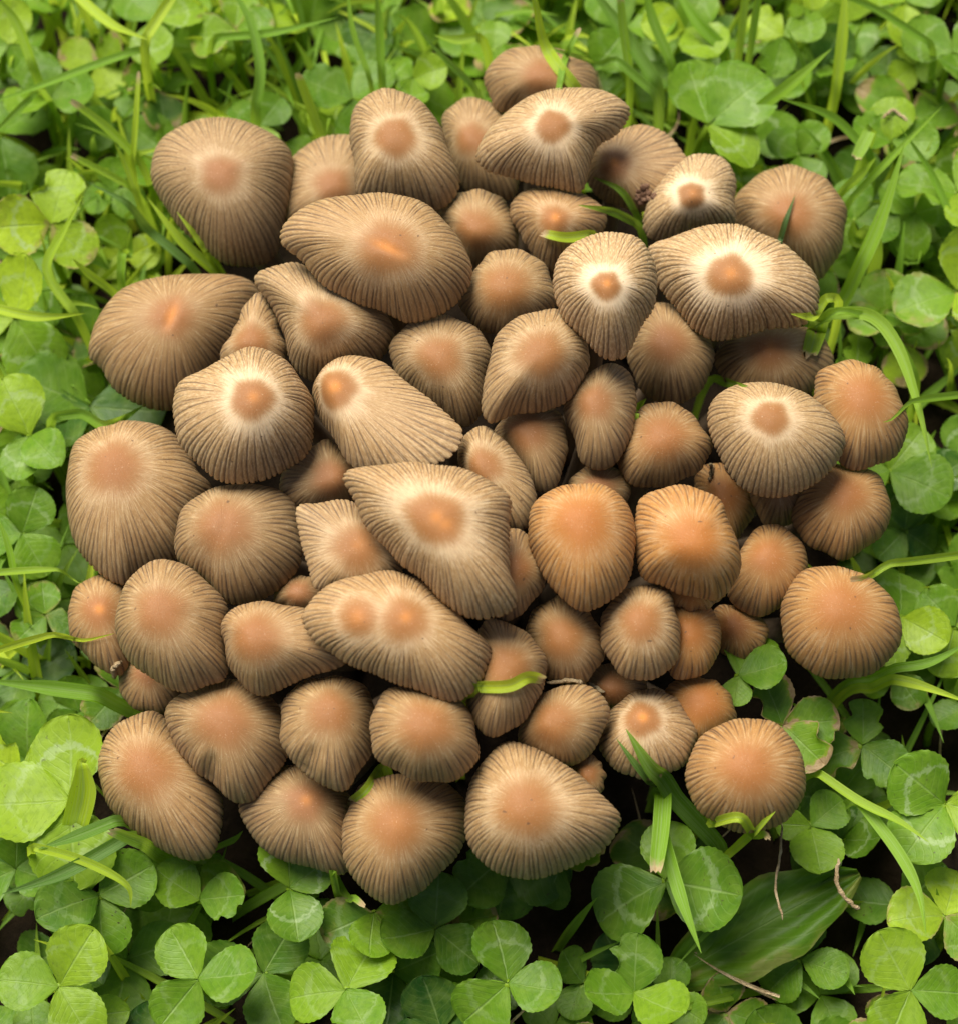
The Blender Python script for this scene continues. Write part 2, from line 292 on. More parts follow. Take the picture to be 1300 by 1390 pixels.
def cap_material():
    g = NT('cap_skin')
    uv = g.n('ShaderNodeUVMap').outputs[0]
    geo = g.n('ShaderNodeTexCoord').outputs['Object']
    pale, orange, grey = g.attr('pale', 'OBJECT'), g.attr('orange', 'OBJECT'), g.attr('grey', 'OBJECT')
    seed = g.attr('seed', 'OBJECT')
    comb = g.n('ShaderNodeCombineXYZ'); g.put(comb.inputs[2], seed)
    uvs = g.vadd(uv, comb.outputs[0])
    obs = g.vadd(geo, comb.outputs[0])
    disc, halo, groove, t, orange_glint, inner = [g.attr(k) for k in ('disc', 'halo', 'groove', 'radial', 'orange_glint', 'inner')]
    streak = g.noise(g.vmul(uvs, (16, 2.2, 1)), 1.0, 4, 0.6)
    fleck = g.noise(g.vmul(uvs, (26, 9, 1)), 1.0, 3, 0.6)
    blotch = g.noise(g.vmul(obs, (110, 110, 1)), 1.0, 3)
    base = g.mix(orange, (0.285, 0.176, 0.070), (0.44, 0.185, 0.033))
    base = g.mix(g.math('MULTIPLY', grey, 0.42), base, (0.18, 0.113, 0.058))  # own grey-brown, and shade put into the colour of sunken caps
    base = g.mix(g.ramp(t, 0.5, 1.0, 0.0, 0.42), base, g.mix(orange, (0.20, 0.14, 0.07), (0.31, 0.16, 0.048)))
    base = g.mix(g.ramp(blotch, 0.35, 0.75, 0.0, 0.3), base, g.mix(0.5, base, (0.2, 0.105, 0.045)))
    base = g.mix(g.ramp(streak, 0.48, 0.7, 0.0, 0.5), base, (0.5, 0.36, 0.19))
    base = g.mix(g.ramp(streak, 0.5, 0.3, 0.0, 0.45), base, (0.24, 0.13, 0.06))
    base = g.mix(g.math('MULTIPLY', pale, 0.3), base, (0.56, 0.395, 0.205))
    # remains of the pale veil: a ring of flecks round the disc, thinning outwards
    hm = g.math('ADD', halo, g.math('MULTIPLY', g.math('SUBTRACT', g.math('ADD', g.math('MULTIPLY', fleck, 0.5), g.math('MULTIPLY', streak, 0.5)), 0.5), 2.0))
    hm = g.math('MULTIPLY', g.ramp(hm, 0.15, 1.15), g.ramp(halo, 0.02, 0.5))
    hm = g.math('MULTIPLY', hm, g.math('MULTIPLY', g.math('POWER', pale, 1.3), 0.9), clamp=True)
    base = g.mix(hm, base, (0.74, 0.58, 0.38))
    vm = g.math('MULTIPLY', g.math('MULTIPLY', g.ramp(fleck, 0.42, 0.7), pale), 0.6)
    base = g.mix(vm, base, (0.68, 0.5, 0.29))
    bm = g.math('MULTIPLY', g.math('MULTIPLY', g.ramp(fleck, 0.45, 0.3), g.ramp(t, 0.25, 0.5)), g.math('MULTIPLY', pale, 0.35))
    base = g.mix(bm, base, (0.23, 0.12, 0.045))
    gm = g.math('MULTIPLY', groove, g.ramp(streak, 0.35, 0.65, 1.0, 0.75))
    base = g.mix(g.math('MULTIPLY', gm, g.math('SUBTRACT', 0.9, g.math('MULTIPLY', pale, 0.14))), base, (0.04, 0.026, 0.024))
    dcol = g.mix(orange, (0.26, 0.110, 0.031), (0.36, 0.125, 0.022))
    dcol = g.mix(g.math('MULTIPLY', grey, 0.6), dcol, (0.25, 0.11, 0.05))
    base = g.mix(g.math('MULTIPLY', disc, 0.92), base, dcol)
    base = g.mix(orange_glint, base, (0.68, 0.25, 0.04))  # orange centres and dents, with a glint painted into the colour
    grain = g.noise(g.vmul(obs, (2600, 2600, 2600)), 1.0, 2)
    base = g.mix(g.ramp(grain, 0.6, 0.8, 0.0, 0.28), base, (0.75, 0.56, 0.36))
    pock = g.noise(g.vmul(obs, (700, 700, 700)), 1.0, 1)
    base = g.mix(g.ramp(pock, 0.75, 0.8, 0.0, 0.7), base, (0.09, 0.05, 0.03))
    base = g.mix(inner, base, (0.10, 0.065, 0.045))
    b = g.n('ShaderNodeBump'); b.inputs['Strength'].default_value = 0.35; b.inputs['Distance'].default_value = 0.0004
    g.put(b.inputs['Height'], g.math('ADD', g.math('MULTIPLY', streak, 0.7), g.math('MULTIPLY', grain, 0.3)))
    p = g.n('ShaderNodeBsdfPrincipled')
    g.put(p.inputs['Base Color'], base); g.put(p.inputs['Roughness'], g.ramp(fleck, 0.3, 0.7, 0.5, 0.68))
    p.inputs['Specular IOR Level'].default_value = 0.3
    p.inputs['Subsurface Weight'].default_value = 0.12
    p.inputs['Subsurface Radius'].default_value = (1.0, 0.5, 0.22)
    p.inputs['Subsurface Scale'].default_value = 0.0025
    g.put(p.inputs['Normal'], b.outputs[0])
    g.t.links.new(p.outputs[0], g.out.inputs[0])
    return g.m

def stem_material():
    g = NT('stem_flesh')
    o = g.n('ShaderNodeTexCoord').outputs['Object']
    f = g.noise(g.vmul(o, (900, 900, 60)), 1.0, 3)
    p = g.n('ShaderNodeBsdfPrincipled')
    g.put(p.inputs['Base Color'], g.mix(f, (0.10, 0.065, 0.04), (0.26, 0.19, 0.12)))
    p.inputs['Roughness'].default_value = 0.8
    p.inputs['Specular IOR Level'].default_value = 0.1
    g.t.links.new(p.outputs[0], g.out.inputs[0])
    return g.m

def leaf_material(name, blade=False, broad=False):
    g = NT(name)
    uv = g.n('ShaderNodeUVMap').outputs[0]
    sep = g.n('ShaderNodeSeparateXYZ'); g.put(sep.inputs[0], uv)
    v = sep.outputs[1]
    u = g.math('SUBTRACT', g.math('MULTIPLY', sep.outputs[0], 2.0), 1.0)
    au = g.math('ABSOLUTE', u)
    obj = g.n('ShaderNodeTexCoord').outputs['Object']
    rnd = g.n('ShaderNodeObjectInfo').outputs['Random']
    comb = g.n('ShaderNodeCombineXYZ'); g.put(comb.inputs[0], g.math('MULTIPLY', rnd, 37.0)); g.put(comb.inputs[2], g.math('MULTIPLY', rnd, 91.0))
    tone = g.attr('tone', 'OBJECT')
    uvr = g.vadd(uv, comb.outputs[0])
    if blade:
        tone = g.math('ADD', tone, g.attr('hue'))
        base = g.mix(g.ramp(tone, 0.0, 0.5), (0.035, 0.115, 0.03), (0.20, 0.40, 0.014))
        base = g.mix(g.ramp(tone, 0.5, 1.0), base, (0.55, 0.70, 0.025))
        line = g.noise(g.vmul(uvr, (26, 1.5, 1)), 1.0, 2)
        base = g.mix(g.ramp(line, 0.4, 0.65, 0.0, 0.55), base, g.mix(0.4, base, (0.5, 0.6, 0.3)))
        base = g.mix(g.ramp(au, 0.0, 0.16, 0.4, 0.0), base, (0.3, 0.45, 0.14))
        cut = g.attr('cut', 'OBJECT')
        f2 = g.noise(g.vmul(uvr, (5, 14, 1)), 1.0, 3)
        tipm = g.ramp(g.math('ADD', v, g.math('MULTIPLY', g.math('SUBTRACT', f2, 0.5), 0.16)), 0.86, 0.97)
        base = g.mix(g.math('MULTIPLY', tipm, cut), base, g.mix(f2, (0.75, 0.66, 0.45), (0.5, 0.27, 0.08)))
        spot = g.noise(g.vmul(uvr, (7, 30, 1)), 1.0, 2)
        base = g.mix(g.ramp(spot, 0.72, 0.78, 0, 0.6), base, (0.2, 0.15, 0.05))
        height = line
    else:
        mark, dry, spots = g.attr('mark', 'OBJECT'), g.attr('dry', 'OBJECT'), g.attr('spots', 'OBJECT')
        n1 = g.noise(g.vmul(uvr, (3, 3, 1)), 1.0, 4)
        n2 = g.noise(g.vmul(uvr, (11, 11, 1)), 1.0, 4)
        base = g.mix(g.ramp(tone, 0.0, 0.5), (0.022, 0.085, 0.010), (0.135, 0.28, 0.012))
        base = g.mix(g.ramp(tone, 0.5, 1.0), base, (0.42, 0.57, 0.025))
        base = g.mix(g.ramp(n1, 0.35, 0.7, 0.0, 0.45), base, g.mix(0.6, base, (0.3, 0.42, 0.06)))
        base = g.mix(g.ramp(n2, 0.55, 0.35, 0.0, 0.3), base, g.mix(0.6, base, (0.02, 0.08, 0.012)))
        q = g.math('SUBTRACT', v, g.math('MULTIPLY', au, 0.42))
        wob = g.math('ADD', q, g.math('MULTIPLY', n2, 0.05))
        fr = g.math('FRACT', g.math('MULTIPLY', wob, 8.0 if not broad else 9.0))
        vein = g.ramp(g.math('ABSOLUTE', g.math('SUBTRACT', fr, 0.5)), 0.0, 0.13, 1.0, 0.0)
        rib = g.ramp(au, 0.0, 0.045 if not broad else 0.03, 1.0, 0.0)
        vein = g.math('MAXIMUM', g.math('MULTIPLY', vein, 0.28 if broad else 0.24), rib)
        base = g.mix(g.math('MULTIPLY', vein, 0.5), base, g.mix(0.55, base, (0.42, 0.56, 0.2)))
        # the pale watermark across a clover leaflet
        cv = g.math('SUBTRACT', v, g.math('SUBTRACT', 0.66, g.math('MULTIPLY', g.math('POWER', au, 1.4), 0.36)))
        band = g.ramp(g.math('ABSOLUTE', g.math('ADD', cv, g.math('MULTIPLY', g.math('SUBTRACT', n2, 0.5), 0.32))), 0.01, 0.075, 1.0, 0.0)
        band = g.math('MULTIPLY', g.math('MULTIPLY', band, mark), g.ramp(n1, 0.3, 0.6, 0.35, 1.0))
        base = g.mix(g.math('MULTIPLY', band, 0.62), base, (0.46, 0.58, 0.3))
        sp = g.noise(g.vmul(uvr, (16, 16, 1)), 1.0, 1)
        base = g.mix(g.math('MULTIPLY', g.ramp(sp, 0.7, 0.76), spots), base, (0.06, 0.05, 0.02))
        edge = g.math('MAXIMUM', au, g.math('MULTIPLY', g.math('ABSOLUTE', g.math('SUBTRACT', g.math('MULTIPLY', v, 2.0), 1.0)), 1.0))
        edge = g.math('ADD', edge, g.math('MULTIPLY', dry, 0.08))
        em = g.ramp(g.math('ADD', edge, g.math('MULTIPLY', g.math('SUBTRACT', n1, 0.5), 2.0)), 0.86, 0.97)
        em = g.math('MULTIPLY', em, dry)
        yel = g.ramp(g.math('ADD', edge, g.math('MULTIPLY', g.math('SUBTRACT', n1, 0.5), 2.0)), 0.66, 0.9)
        base = g.mix(g.math('MULTIPLY', g.math('MULTIPLY', yel, dry), 0.6), base, (0.33, 0.33, 0.04))
        base = g.mix(em, base, g.mix(n2, (0.16, 0.07, 0.03), (0.62, 0.44, 0.25)))
        height = g.math('ADD', g.math('MULTIPLY', n2, 0.5), g.math('MULTIPLY', vein, -0.6))
    b = g.n('ShaderNodeBump'); b.inputs['Strength'].default_value = 0.5; b.inputs['Distance'].default_value = 0.0004
    g.put(b.inputs['Height'], height)
    p = g.n('ShaderNodeBsdfPrincipled')
    g.put(p.inputs['Base Color'], base)
    p.inputs['Roughness'].default_value = 0.45
    p.inputs['Specular IOR Level'].default_value = 0.3
    g.put(p.inputs['Normal'], b.outputs[0])
    tr = g.n('ShaderNodeBsdfTranslucent')
    g.put(tr.inputs[0], g.mix(0.5, base, g.mix(0.5, base, (0.6, 0.7, 0.02))))
    mx = g.n('ShaderNodeMixShader'); mx.inputs[0].default_value = 0.5 if blade else 0.42
    g.t.links.new(p.outputs[0], mx.inputs[1]); g.t.links.new(tr.outputs[0], mx.inputs[2])
    g.t.links.new(mx.outputs[0], g.out.inputs[0])
    return g.m

def plain_material(name, a, b, scale, rough=0.9, disp=0.0):
    g = NT(name)
    o = g.n('ShaderNodeTexCoord').outputs['Object']
    f = g.noise(o, scale, 6, 0.65)
    f2 = g.noise(o, scale * 7, 3, 0.6)
    p = g.n('ShaderNodeBsdfPrincipled')
    c = g.mix(g.ramp(f, 0.3, 0.7), a, b)
    g.put(p.inputs['Base Color'], g.mix(g.ramp(f2, 0.6, 0.8, 0, 0.5), c, tuple(min(1, x * 2) for x in b)))
    p.inputs['Roughness'].default_value = rough
    p.inputs['Specular IOR Level'].default_value = 0.1
    bm = g.n('ShaderNodeBump'); bm.inputs['Strength'].default_value = 0.8; bm.inputs['Distance'].default_value = 0.001
    g.put(bm.inputs['Height'], f2); g.put(p.inputs['Normal'], bm.outputs[0])
    g.t.links.new(p.outputs[0], g.out.inputs[0])
    return g.m

CAP, STEM = cap_material(), stem_material()
LEAF, BROAD, BLADE = leaf_material('clover_leaf_skin'), leaf_material('broad_leaf_skin', broad=True), leaf_material('grass_skin', blade=True)
SOIL = plain_material('dark_soil', (0.008, 0.0055, 0.003), (0.022, 0.014, 0.008), 90)
CRUMB = plain_material('soil_crumb_earth', (0.12, 0.06, 0.035), (0.36, 0.22, 0.14), 400)
STRAW = plain_material('dry_straw', (0.26, 0.18, 0.09), (0.5, 0.39, 0.23), 300)

# ---------------------------------------------------------------- mesh helpers
def make_mesh(name, verts, faces, mat, uv=None, attrs=None, smooth=True):
    """faces: (n,4) int array, a quad whose last two indices repeat is written as a triangle"""
    me = bpy.data.meshes.new(name)
    verts = np.asarray(verts, np.float32)
    faces = np.asarray(faces, np.int32)
    tri = faces[:, 2] == faces[:, 3]
    cnt = np.where(tri, 3, 4).astype(np.int32)
    keep = np.ones(faces.shape, bool); keep[tri, 3] = False
    loops = faces[keep]
    me.vertices.add(len(verts)); me.vertices.foreach_set('co', verts.ravel())
    me.loops.add(len(loops)); me.loops.foreach_set('vertex_index', loops)
    me.polygons.add(len(faces))
    me.polygons.foreach_set('loop_start', np.concatenate([[0], np.cumsum(cnt)[:-1]]).astype(np.int32))
    me.polygons.foreach_set('loop_total', cnt)
    me.update(calc_edges=True)
    if smooth:
        me.polygons.foreach_set('use_smooth', np.ones(len(faces), bool))
    if uv is not None:
        l = me.uv_layers.new(name='UVMap')
        l.data.foreach_set('uv', np.asarray(uv, np.float32)[loops].ravel())
    for k, a in (attrs or {}).items():
        at = me.attributes.new(k, 'FLOAT', 'POINT')
        at.data.foreach_set('value', np.asarray(a, np.float32).ravel())
    me.materials.append(mat)
    me.validate()
    return me
def link(name, data, parent=None):
    o = bpy.data.objects.new(name, data)
    COL.objects.link(o)
    if parent:
        o.parent = parent
    return o
def tag(o, label, cat, group=None, kind=None):
    o['label'] = label; o['category'] = cat
    if group: o['group'] = group
    if kind: o['kind'] = kind
    return o
def grid_faces(rows, cols, wrap=False):
    r, c = np.meshgrid(np.arange(rows - 1), np.arange(cols if wrap else cols - 1), indexing='ij')
    c2 = (c + 1) % cols
    return np.stack([r * cols + c, r * cols + c2, (r + 1) * cols + c2, (r + 1) * cols + c], -1).reshape(-1, 4)
def tube(path, radii, n=10, close=True):
    path = np.asarray(path, float); m = len(path)
    radii = np.broadcast_to(radii, (m,))
    tan = np.gradient(path, axis=0); tan /= np.linalg.norm(tan, axis=1)[:, None] + 1e-12
    ref = np.array([0.31, 0.95, 0.05])
    s = np.cross(tan, ref); s /= np.linalg.norm(s, axis=1)[:, None] + 1e-12
    b = np.cross(tan, s)
    a = np.arange(n) / n * 2 * np.pi
    V = path[:, None] + radii[:, None, None] * (np.cos(a)[None, :, None] * s[:, None] + np.sin(a)[None, :, None] * b[:, None])
    F = grid_faces(m, n, True)
    V = V.reshape(-1, 3)
    if close:
        V = np.concatenate([V, path[:1], path[-1:]])
        k = np.arange(n); k2 = (k + 1) % n
        F = np.concatenate([F, np.stack([k2, k, np.full(n, m * n), np.full(n, m * n)], 1),
                            np.stack([(m - 1) * n + k, (m - 1) * n + k2, np.full(n, m * n + 1), np.full(n, m * n + 1)], 1)])
    return V, F
def bez(a, b, c, n=8):
    t = np.linspace(0, 1, n)[:, None]
    return (1 - t) ** 2 * np.array(a) + 2 * t * (1 - t) * np.array(b) + t * t * np.array(c)
def sst(x, a, b):
    t = np.clip((x - a) / (b - a), 0, 1)
    return t * t * (3 - 2 * t)
# MATERIALS-END

# ---------------------------------------------------------------- ground
gx = np.unique(np.concatenate([np.linspace(-0.4, 0.4, 161), np.linspace(-6, 6, 25)]))
X, Y = np.meshgrid(gx, gx, indexing='ij')
rg = np.random.default_rng(3)
Z = (0.0015 * np.sin(X * 210 + 3 * np.sin(Y * 90)) + 0.0015 * np.sin(Y * 170 + 2 * np.sin(X * 130)) + rg.normal(0, 0.0006, X.shape)) * (np.hypot(X, Y) < 0.5) - 0.003
soil = link('soil', make_mesh('soil', np.stack([X, Y, Z], -1).reshape(-1, 3), grid_faces(len(gx), len(gx)), SOIL))
soil['kind'] = 'structure'

# ---------------------------------------------------------------- mushrooms
ORANGE_GLINT = {(832,222): .9, (990,373): .5, (752,297): .7, (822,387): .7, (455,527): .8, (134,829): .7, (871,976): .9, (415,1088): .5, (343,541): .45,
         (938,264): .3, (592,704): .5, (550,840): .5, (537,1120): .12, (1043,472): .3, (485,742): .2}  # strength of the orange spot and painted glint per cap
cap_points, cap_faces, vbase = [], [], 0
def build_mushroom(M, za, k):
    rng = np.random.default_rng(100 + k)
    cx, cy = M['disc']; dr = M['dr']
    pale, orange, grey = M['look']
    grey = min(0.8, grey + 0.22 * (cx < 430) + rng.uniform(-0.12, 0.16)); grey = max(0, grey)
    orange = min(1, orange + 0.03 * (cx > 830 and cy > 520) + rng.uniform(-0.06, 0.06))
    Pn = np.array(M['out'], float)
    per = np.hypot(*(Pn - np.roll(Pn, 1, 0)).T).sum()
    ng = int(per / rng.uniform(6.8, 8.2))
    N, T = ng * 6, 40
    S, al, h, Rm = cap_surface(M, N, T, za)
    t = np.linspace(0, 1, T + 1)[:, None] * np.ones(N)
    col = np.arange(N) / N * 2 * np.pi
    apex = S[0, 0]
    px, py, dep = project(S)
    dist = np.linalg.norm(S - apex, axis=-1) / PX
    dx, dy = px - cx, py - cy
    # outward normals of the smooth bell
    dc = np.roll(S, -1, 1) - np.roll(S, 1, 1)
    dt = np.gradient(S, axis=0)
    nrm = np.cross(dt, dc)
    nrm /= np.linalg.norm(nrm, axis=-1)[..., None] + 1e-15
    nrm[0] = (0, 0, 1)
    if nrm[T // 2, :, 2].mean() < 0: nrm = -nrm
    nrm[0] = (0, 0, 1)
    # the disc in the middle
    wob = 1 + 0.05 * np.sin(3 * col + k) + 0.04 * np.sin(5 * col + 2 * k)
    dd = dist / wob
    if 'long' in M:
        ra, an = M['long']
        e1 = dx * math.cos(an) + dy * math.sin(an); e2 = -dx * math.sin(an) + dy * math.cos(an)
        dd = np.hypot(e1 / ra, e2) / wob
    if 'twin' in M:
        tx, ty, tr = M['twin']
        dd = np.minimum(dd, np.hypot(px - tx, py - ty) * dr / tr)
    soft = 0.4 if pale > 0.4 else 0.6
    disc = 1 - sst(dd, dr * (1.04 - soft), dr * (1.04 + soft))
    reach = dr * (2.1 + 1.2 * pale) * (1 + 0.15 * np.sin(2 * col + k) + 0.1 * np.sin(7 * col + 3 * k))
    halo = (1 - sst(dd, dr * 1.05, reach)) * (1 - disc)
    # pleats: every groove has its own start, depth and wander
    st = np.where(np.arange(ng) % 2 == 0, rng.uniform(0.14, 0.3, ng), rng.uniform(0.24, 0.5, ng))
    dep_g = rng.uniform(0.55, 1.0, ng)
    cen = (np.arange(ng) + rng.uniform(-0.24, 0.24, ng)) / ng * N
    idx = np.arange(N)
    groove = np.zeros((T + 1, N))
    for j in range(ng):
        d = (idx - cen[j] + N / 2) % N - N / 2
        near = np.abs(d) < 7
        sway = 0.9 * np.sin(t[:, :1] * rng.uniform(3, 8) + rng.uniform(0, 6))
        wd = 1.05 - 0.15 * t[:, :1]
        prof = np.exp(-((d[None, near] - sway) / wd) ** 2)
        amp = (dep_g[j] + 0.12) * sst(t[:, :1], st[j], st[j] + 0.34)
        groove[:, near] = np.maximum(groove[:, near], prof * amp)
    groove *= (1 - disc) * sst(dd, dr * 1.1, dr * 2.2)
    deep = (0.00010 + 0.00013 * min(1, pale)) * (Rm / 80)
    off = -deep * groove * (0.7 + 0.5 * t ** 3)
    rim = sst(t, 0.9, 1.0)
    # lumps, umbo, dents and folds
    for q in (2, 3, 5):
        off += rng.uniform(-1, 1) * 0.0002 * np.sin(q * col + rng.uniform(0, 6)) * t ** 1.5
    off += 0.0003 * np.sin(9 * col + rng.uniform(0, 6)) * t ** 3 * rng.uniform(-1, 1)
    off += 0.00055 * np.exp(-(dd / dr) ** 2)
    orange_glint = 0.72 * ORANGE_GLINT.get((cx, cy), 0) * np.exp(-((dx - 1) ** 2 + (dy + 1) ** 2) / (0.30 * dr) ** 2)
    if 'twin' in M: orange_glint = np.maximum(orange_glint, 0.25 * np.exp(-((px - M['twin'][0]) ** 2 + (py - M['twin'][1]) ** 2) / 90))
    if 'long' in M: orange_glint = np.maximum(orange_glint, 0.3 * np.exp(-((dx - 12) ** 2 + (dy - 8) ** 2) / 80))
    if 'dent' in M:
        sg, an = M['dent']
        e1 = dx * math.cos(an) + dy * math.sin(an); e2 = -dx * math.sin(an) + dy * math.cos(an)
        mk = np.exp(-(e1 / (0.75 * dr)) ** 4) * np.exp(-(e2 / 7.0) ** 2)
        off -= sg * 0.0007 * mk
        orange_glint = np.maximum(orange_glint, 0.45 * (sg > 0.5) * np.exp(-(e1 / (0.6 * dr)) ** 2) * np.exp(-(e2 / 7.0) ** 2))
    if 'fold' in M:
        da = (al - M['fold'] + np.pi) % (2 * np.pi) - np.pi
        mk = np.exp(-(da / 0.13) ** 2) * sst(t, 0.35, 0.6) * (1 - 0.6 * sst(t, 0.85, 1))
        off -= 0.0008 * mk
        off += 0.0004 * np.exp(-((np.abs(da) - 0.3) / 0.12) ** 2) * sst(t, 0.4, 0.7)
    S2 = S + nrm * off[..., None]
    # scalloped rim: the lip draws back where a groove ends
    S2 += (apex - S) * ((0.008 + 0.013 * min(1, pale)) * groove * rim)[..., None]
    S2[0] = S2[0].mean(0)
    # turn the lip under and close the inside
    low = apex - np.array([0, 0, h * 0.6])
    ins = [S2[-1] + (low - S2[-1]) * 0.025 - nrm[-1] * 0.0003]
    for q, f in ((36, 0.06), (26, 0.10), (14, 0.14)):
        ins.append(S2[q] + (low - S2[q]) * f - nrm[q] * 0.0009)
    rows = [S2[i] for i in range(1, T + 1)] + ins
    V = np.concatenate([S2[0, :1]] + rows + [apex[None] - np.array([[0, 0, 0.0012]])])
    nr = len(rows)
    F = grid_faces(nr, N, True) + 1
    a = np.arange(N); b = (a + 1) % N
    top = np.stack([b + 1, a + 1, np.zeros(N, int), np.zeros(N, int)], 1)
    last = len(V) - 1
    bot = np.stack([a + 1 + (nr - 1) * N, b + 1 + (nr - 1) * N, np.full(N, last), np.full(N, last)], 1)
    F = np.concatenate([F, top, bot])
    if np.cross(V[F[0, 1]] - V[F[0, 0]], V[F[0, 2]] - V[F[0, 0]]) @ nrm[1, 0] < 0:
        F = np.where((F[:, 2] == F[:, 3])[:, None], F[:, [1, 0, 2, 3]], F[:, [3, 2, 1, 0]])
    def pack(A, inside):
        A = np.broadcast_to(A, (T + 1, N))
        return np.concatenate([A[0, :1]] + [A[i] for i in range(1, T + 1)] + [np.full(N, inside)] * len(ins) + [[inside]])
    ucm = np.broadcast_to(np.cumsum(np.linalg.norm(S[-1] - np.roll(S[-1], 1, 0), axis=1)) * 100, (T + 1, N))
    uv = np.stack([pack(ucm, 0), pack(dist * PX * 100, 0)], 1)
    inner = np.concatenate([np.zeros(1 + T * N), np.full(N, 0.5), np.ones(len(V) - 1 - T * N - N)])
    base = np.array([S[-1, :, 0].mean(), S[-1, :, 1].mean(), 0.0])
    cc = np.mean([np.mean(m['out'], 0) for m in MUSH], 0)
    core = unproject(cc[0], cc[1] , 0.0)
    foot = base * 0.72 + core * 0.28; foot[2] = -0.001
    root = link('mushroom', None)
    root.location = foot; root.empty_display_size = 0.01
    tag(root, M['label'], 'mushroom', 'mushrooms of the dense cluster')
    me = make_mesh('cap', V - foot, F, CAP, uv, dict(disc=pack(disc, 0), halo=pack(halo, 0), groove=pack(groove, 0.3), radial=pack(t, 1), orange_glint=pack(orange_glint, 0), inner=inner))
    cap = link('cap', me, root)
    cap['pale'], cap['orange'], cap['grey'], cap['seed'] = float(pale), float(orange), float(grey), float(k * 3.7)
    inside = apex * 0.75 + S[-1].mean(0) * 0.25; inside[2] = apex[2] - 0.0045
    mid = (foot + inside) / 2; mid[:2] = inside[:2] * 0.7 + foot[:2] * 0.3
    path = bez(foot - foot, mid - foot, inside - foot, 10)
    sv, sf = tube(path, np.linspace(0.0036, 0.0024, 10) * (Rm / 85) ** 0.5, 12)
    link('stem', make_mesh('stem', sv, sf, STEM), root)
    return S2, N, T
for k, (M, za) in enumerate(zip(MUSH, HEIGHT)):
    S2, N, T = build_mushroom(M, za, k)
    sub = S2[::2, ::3]
    cap_points.append(sub.reshape(-1, 3)); cap_faces.append(grid_faces(sub.shape[0], sub.shape[1], True) + vbase)
    vbase += sub.shape[0] * sub.shape[1]
BVH = BVHTree.FromPolygons(np.concatenate(cap_points).tolist(), np.concatenate(cap_faces).tolist())
def over_caps(p, gap=0.002):
    """lift a point that would lie inside or under a cap so that it rests on the cap"""
    d = Vector(p - CAM); L = d.length; d.normalize()
    hit = BVH.ray_cast(Vector(CAM), d, L + 0.03)
    return np.array(hit[0] - d * gap) if hit[0] is not None else p

ALLC = np.concatenate(cap_points)
CC = ALLC[:, :2].mean(0)
_a = np.arctan2(ALLC[:, 1] - CC[1], ALLC[:, 0] - CC[0]); _r = np.hypot(ALLC[:, 0] - CC[0], ALLC[:, 1] - CC[1])
_b = ((_a + np.pi) / (2 * np.pi) * 48).astype(int) % 48
HULL = np.zeros(48); np.maximum.at(HULL, _b, _r)
def in_cluster(x, y, f=0.9):
    a = math.atan2(y - CC[1], x - CC[0])
    return math.hypot(x - CC[0], y - CC[1]) < f * HULL[int((a + math.pi) / (2 * math.pi) * 48) % 48]

# ---------------------------------------------------------------- clover
RND = random.Random(11)
def leaflet_mesh(kind):
    rng = np.random.default_rng(500 + kind)
    R, C = 33, 11
    a = np.linspace(0, 1, R); v = 0.5 - 0.5 * np.cos(np.pi * a)
    u = np.linspace(-1, 1, C)
    q = v ** rng.uniform(1.1, 1.35)
    wd = rng.uniform(0.44, 0.52) * np.sqrt(np.clip(1 - (2 * q - 1) ** 2, 0, 1)) * np.clip(v / 0.4, 0, 1) ** 0.28
    U, V = np.meshgrid(u, v)
    W = wd[:, None] * np.sin(U * np.pi / 2 * 0.9) / math.sin(np.pi / 2 * 0.9)
    notch = rng.uniform(0.02, 0.07)
    Yv = V - notch * np.exp(-(U / 0.35) ** 2) * V ** 5 + 0.05 * (1 - np.abs(U)) * 0
    W *= 1 + 0.015 * np.where(np.arange(R) % 2 == 0, 1, -1)[:, None] * (np.abs(U) > 0.95)
    Zv = rng.uniform(0.08, 0.34) * np.abs(W) - rng.uniform(0.05, 0.3) * (V - 0.3) ** 2 * np.sign(rng.uniform(-0.3, 1))
    ph = rng.uniform(0, 6, 4)
    Zv += 0.022 * np.sin(7 * V + ph[0] + 2 * U) * np.abs(U) + 0.015 * np.sin(11 * V + ph[1]) * U ** 2 + 0.012 * np.cos(9 * (V - 0.45 * np.abs(U)) * np.pi)
    keep = np.ones((R - 1, C - 1), bool)
    if kind >= 6:                                # nibbled or torn leaflets
        for b in range(2 if kind < 8 else 3):
            side = rng.choice([-1, 1]); y0 = rng.uniform(0.35, 0.95); rr = rng.uniform(0.1, 0.24)
            bx, by = side * np.interp(y0, v, wd), y0
            d = np.hypot(W - bx, Yv - by)
            m = d < rr
            k = np.where(m, (rr - d), 0)
            W = W - side * k * 0.9; Yv = Yv - k * 0.35 * np.sign(by - 0.5)
            Zv += np.where(m, 0.15 * (rr - d), 0)
    verts = np.stack([W, Yv, Zv], -1).reshape(-1, 3)
    uv = np.stack([U * 0.5 + 0.5, V], -1).reshape(-1, 2)
    return make_mesh('leaflet', verts, grid_faces(R, C), LEAF, uv)
LEAFLETS = [leaflet_mesh(i) for i in range(9)]
pv, pf = tube(bez((0, 0, 0), (0.12, 0.05, 0.55), (0, 0, 1), 7), 0.022, 6)
PETIOLES = [make_mesh('petiole', pv, pf, LEAF, np.full((len(pv), 2), (0.75, 0.3)))]
